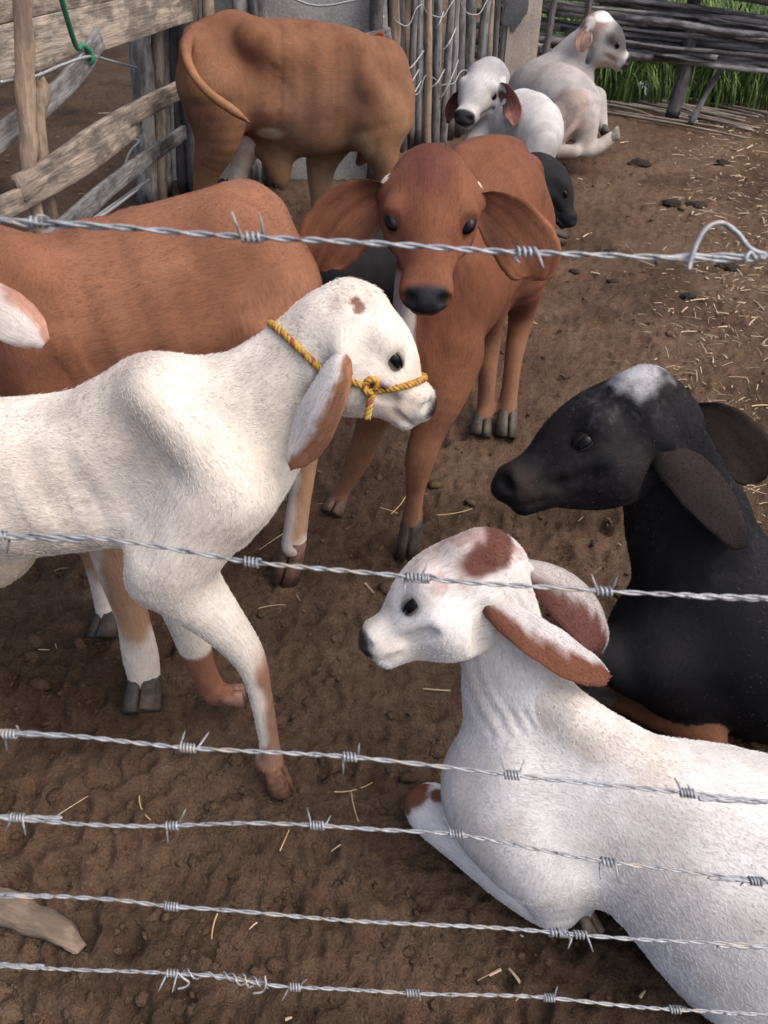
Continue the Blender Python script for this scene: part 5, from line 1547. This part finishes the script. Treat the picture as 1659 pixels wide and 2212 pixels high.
def barb(parent, c, T, seed, spikes=None, turns=4.5, w=.0105):
    rg = random.Random(seed)
    u = nrm(np.cross(T, A(0, 0, 1))); v = np.cross(T, u)
    n = 60; R = .0031; r = .00096
    ph0 = rg.uniform(0, 6.28)
    t = np.linspace(0, 1, n); a = ph0 + t * turns * 2 * math.pi
    sq = .82 + .18 * np.abs(np.cos(a))
    hel = c + T * ((t - .5) * w)[:, None] + (np.cos(a)[:, None] * u + np.sin(a)[:, None] * v) * (R * sq)[:, None]
    def spike(p, i, sgn):
        tan = (-np.sin(a[i]) * u + np.cos(a[i]) * v) * sgn
        rad = np.cos(a[i]) * u + np.sin(a[i]) * v
        ln = rg.uniform(.011, .0165)
        dirv = nrm(tan + rad * rg.uniform(-.1, .5) + T * sgn * rg.uniform(-.1, .55))
        return [p + dirv * ln * .35 + rad * .0006, p + dirv * ln]
    end = spike(hel[-1], -1, 1); start = spike(hel[0], 0, -1)
    path = np.vstack([start[::-1], hel, end])
    rad = np.full(len(path), r); rad[0] = rad[-1] = r * .45
    V, F = tube_arrays(path, rad, 6)
    return mesh_obj('barb', V, clean(F), M_WIRE, parent)
WR = .00098
wires = [
    (.45, [(-60, 474), (0, 478), (80, 484), (300, 495), (545, 508), (800, 527), (1000, 540), (1135, 546), (1300, 553), (1500, 559), (1600, 558), (1659, 554), (1720, 552)], [80, 548, 1135]),
    (.55, [(-60, 1155), (0, 1157), (200, 1166), (330, 1178), (450, 1196), (540, 1213), (700, 1232), (900, 1246), (1100, 1262), (1305, 1279), (1500, 1287), (1659, 1292), (1720, 1294)], [0, 542, 893, 922, 1305]),
    (.60, [(-60, 1578), (0, 1583), (150, 1590), (300, 1605), (408, 1615), (600, 1628), (760, 1637), (930, 1652), (1110, 1672), (1300, 1695), (1485, 1716), (1659, 1732), (1720, 1738)], [20, 408, 758, 1108, 1487]),
    (.65, [(-60, 1763), (0, 1768), (200, 1778), (370, 1783), (560, 1780), (685, 1782), (850, 1795), (985, 1805), (1150, 1830), (1310, 1860), (1500, 1885), (1659, 1905), (1720, 1912)], [38, 370, 685, 988, 1310, 1634]),
    (.70, [(-60, 1934), (0, 1935), (200, 1940), (280, 1945), (370, 1957), (600, 1975), (900, 1998), (1100, 2008), (1215, 2015), (1400, 2028), (1659, 2045), (1720, 2049)], [370, 1200, 1218, 1250]),
    (.76, [(-60, 2081), (0, 2085), (200, 2098), (370, 2104), (480, 2108), (560, 2122), (640, 2132), (890, 2144), (1185, 2158), (1455, 2180), (1659, 2190), (1720, 2193)], [372, 640, 890, 1185, 1460]),
]
ends = []
XP = 1.32
bseed = 1
for wi, (d, px, bx) in enumerate(wires):
    pts = [PD(x, y, d) for x, y in px]
    for sgn in (-1, 1):
        e, e2 = (pts[0], pts[3]) if sgn < 0 else (pts[-1], pts[-4])
        k = (XP - abs(e[0])) / abs(e[0] - e2[0])
        far = e + (e - e2) * k; far[1] = e[1] + (e - e2)[1] * k * .3
        ends.append((sgn, far))
        pts = [far] + pts if sgn < 0 else pts + [far]
    path = cr(pts, 12)
    (V, F), c, T = twisted(path, WR, .036 if wi else .037, wi * 1.7)
    w = mesh_obj('wire', V, F, M_WIRE, BF)
    cx = np.array([829.5 + FPX * q[0] / dep(q) for q in c])
    for x in bx:
        i = int(np.argmin(np.abs(cx - x)))
        barb(w, c[i], T[i], bseed, turns=random.Random(bseed).choice((3.6, 4.2, 4.6)), w=.0118 if x not in (922, 1218) else .007); bseed += 1
    # more barbs outside the frame at the same spacing
    for x in list(range(-1500, -250, 420)) + list(range(2000, 3400, 420)):
        if abs((x - 829.5) * d / FPX) < XP - .05:
            i = int(np.argmin(np.abs(cx - x))); barb(w, c[i], T[i], bseed); bseed += 1
    if wi == 0:      # loose curled end
        tube_obj('loose_end', cr([PD(1487, 584, .447), PD(1494, 556, .446), PD(1508, 520, .444), PD(1530, 490, .443), PD(1560, 482, .443), PD(1592, 503, .444), PD(1618, 535, .447), PD(1650, 548, .449), PD(1720, 551, .45)], 8), .0015, M_WIRE, w, 8)
        tube_obj('loose_end', cr([PD(1608, 570, .448), PD(1612, 556, .446), PD(1622, 545, .447), PD(1634, 560, .449), PD(1645, 552, .447)], 6), .0011, M_WIRE, w, 8)
    if wi == 5:      # mended splice
        def wrap(x0, x1, turns, R, seed):
            i0, i1 = int(np.argmin(np.abs(cx - x0))), int(np.argmin(np.abs(cx - x1)))
            ii = np.linspace(i0, i1, 90).astype(int); t = np.linspace(0, 1, 90)
            u = np.cross(T[ii], A(0, 0, 1)); vv = np.cross(T[ii], u)
            a = t * turns * 6.28 + seed
            rr = R * (1 + .35 * np.sin(t * 9 + seed))
            return c[ii] + np.cos(a)[:, None] * u * rr[:, None] + np.sin(a)[:, None] * vv * rr[:, None]
        tube_obj('splice', wrap(385, 575, 4, .0034, 1), .00095, M_WIRE, w, 6)
        tube_obj('splice', wrap(480, 580, 2.5, .0040, 3), .00095, M_WIRE, w, 6)
        tube_obj('splice', cr([PD(383, 2100, .758), PD(395, 2112, .756), PD(408, 2122, .756), PD(400, 2132, .757), PD(384, 2136, .757)], 6), .0011, M_WIRE, w, 6)
        tube_obj('splice', cr([PD(572, 2108, .757), PD(574, 2128, .755), PD(566, 2142, .756), PD(545, 2146, .757)], 6), .0011, M_WIRE, w, 6)
for sgn in (-1, 1):
    e = [q for s_, q in ends if s_ == sgn]
    top, bot = max(e, key=lambda q: q[2]), min(e, key=lambda q: q[2])
    dv = (top - bot) / (top[2] - bot[2])
    b = bot - dv * bot[2]; t = top + dv * .12
    off = A(sgn * .045, 0, 0)
    stick('post', [b + off, (b + t) / 2 + off, t + off], .055, .045, M_WGREY, BF, 12)

# ------------------------------------------------------------------ rope halter
def rope_mat():
    m = mat('yellow_rope', rough=.8, spec=.2)
    a = N(m, 'ShaderNodeAttribute', attribute_name='col')
    L(m, a.outputs[0], bsdf(m).inputs['Base Color'])
    return m
M_ROPE = rope_mat()
def rope_obj(name, path, r, parent):
    seglen = np.linalg.norm(np.diff(path, axis=0), axis=1); s = np.concatenate([[0], np.cumsum(seglen)])
    n = max(int(s[-1] / .0016), 12); ss = np.linspace(0, s[-1], n)
    c = np.stack([np.interp(ss, s, path[:, k]) for k in range(3)], 1)
    T = np.gradient(c, axis=0); T /= np.linalg.norm(T, axis=1)[:, None] + 1e-9
    up = A(.3, .2, .93); u = np.cross(T, up); u /= np.linalg.norm(u, axis=1)[:, None]; w = np.cross(T, u)
    parts, cols = [], []
    for k in range(3):
        a = 2 * math.pi * ss / .022 + k * 2.094
        off = (np.cos(a)[:, None] * u + np.sin(a)[:, None] * w) * r * .52
        V, F = tube_arrays(c + off, r * .62, 7)
        base = [(.38, .23, .035), (.33, .20, .04), (.36, .23, .05)][k]
        cc = np.tile(A(*base), (len(V), 1)) * (.7 + .6 * vnoise(V * 160, 3))[:, None]
        fl = sstep(.60, .68, vnoise(V * 75, 9 + k)) * (1 if k else .3)
        cc = cc * (1 - fl[:, None]) + A(.22, .07, .05) * fl[:, None]
        parts.append((V, F)); cols.append(cc)
    V, F = join_arrays(parts)
    return mesh_obj(name, V, F, M_ROPE, parent, True, np.vstack(cols))
def ring_on(bvh, ctr, e1, e2, r, n=72, a0=0, a1=2 * math.pi, lift=.7, far=.3):
    out = []
    for a in np.linspace(a0, a1, n):
        d = math.cos(a) * e1 + math.sin(a) * e2
        h = bvh.ray_cast(Vector(ctr + d * far), Vector(-d), far)
        if h[0] is not None: out.append(np.array(h[0]) + np.array(d) * r * lift)
    return np.array(out)
def smooth_path(p, it=3):
    for _ in range(it):
        q = p.copy(); q[1:-1] = (p[:-2] + 2 * p[1:-1] + p[2:]) / 4; p = q
    return p
def halter():
    bv = C_HALTER.bvh
    O, x, y, z, Lh, hw, hh, q = C_HALTER.hf
    root = empty('rope_halter', O)
    tag(root, 'yellow and red braided rope halter on the white calf\'s head', 'halter')
    def hit(px, py, lift=.006):
        r = ray(px, py); h = bv.ray_cast(Vector((0, 0, CAMH)), Vector(nrm(r)))
        return np.array(h[0]) + np.array(h[1]) * lift if h[0] is not None else None
    cam_side = -1 if np.dot(y, O - A(0, 0, CAMH)) > 0 else 1
    # nose band: section of the face through knot height
    k = hit(798, 826)
    f = hit(897, 806)
    n_ = nrm(np.cross(f - k, y)); ctr = O + x * np.dot(k - O, x) * 1.05 + x * .015 + z * np.dot(k - O, z) * .9
    d1 = nrm(f - ctr - n_ * np.dot(f - ctr, n_)); d2 = nrm(np.cross(n_, d1))
    band = ring_on(bv, ctr, d1, d2, .0052, far=.085)
    band = smooth_path(np.vstack([band, band[:2]]), 4)
    rope_obj('nose_band', band, .0052, root)
    # cheek piece from the knot back under the ear, hanging end below
    pc = [hit(x_, y_) for x_, y_ in ((798, 826), (775, 828), (752, 820), (735, 810), (715, 800))]
    pc = [p for p in pc if p is not None]
    rope_obj('cheek_piece', cr(pc, 6), .005, root)
    he = hit(800, 840, .012); 
    rope_obj('hanging_end', cr([he, PD(801, 862, dep(he) - .004), PD(796, 888, dep(he) - .002), PD(793, 906, dep(he))], 6), .0055, root)
    kk = k + nrm(A(0, 0, CAMH) - k) * .006
    t = np.linspace(0, 1, 30); a = t * 6.28 * 1.9
    rope_obj('knot', kk + np.cos(a)[:, None] * x * .0085 + np.sin(a)[:, None] * z * .011 + (nrm(A(0, 0, CAMH) - k) * .006)[None] * np.sin(a * .7)[:, None], .0055, root)
    # neck loop
    g1, g2 = hit(622, 728), hit(680, 782)
    mid = (g1 + g2) / 2
    cc = P(690, 795, 1.12)
    nn = nrm(np.cross(g2 - g1, nrm(cc - A(0, 0, CAMH)) + A(0, 0, -.1)))
    e1 = nrm(g1 - cc - nn * np.dot(g1 - cc, nn)); e2 = nrm(np.cross(nn, e1)); cc = cc + nn * np.dot(g1 - cc, nn)
    if np.dot(e2, A(0, 0, CAMH) - cc) < 0: e2 = -e2
    loop = smooth_path(ring_on(bv, cc, e1, e2, .0055, 60, -1.9, .95), 4)
    rope_obj('neck_loop', loop, .0055, root)
halter()
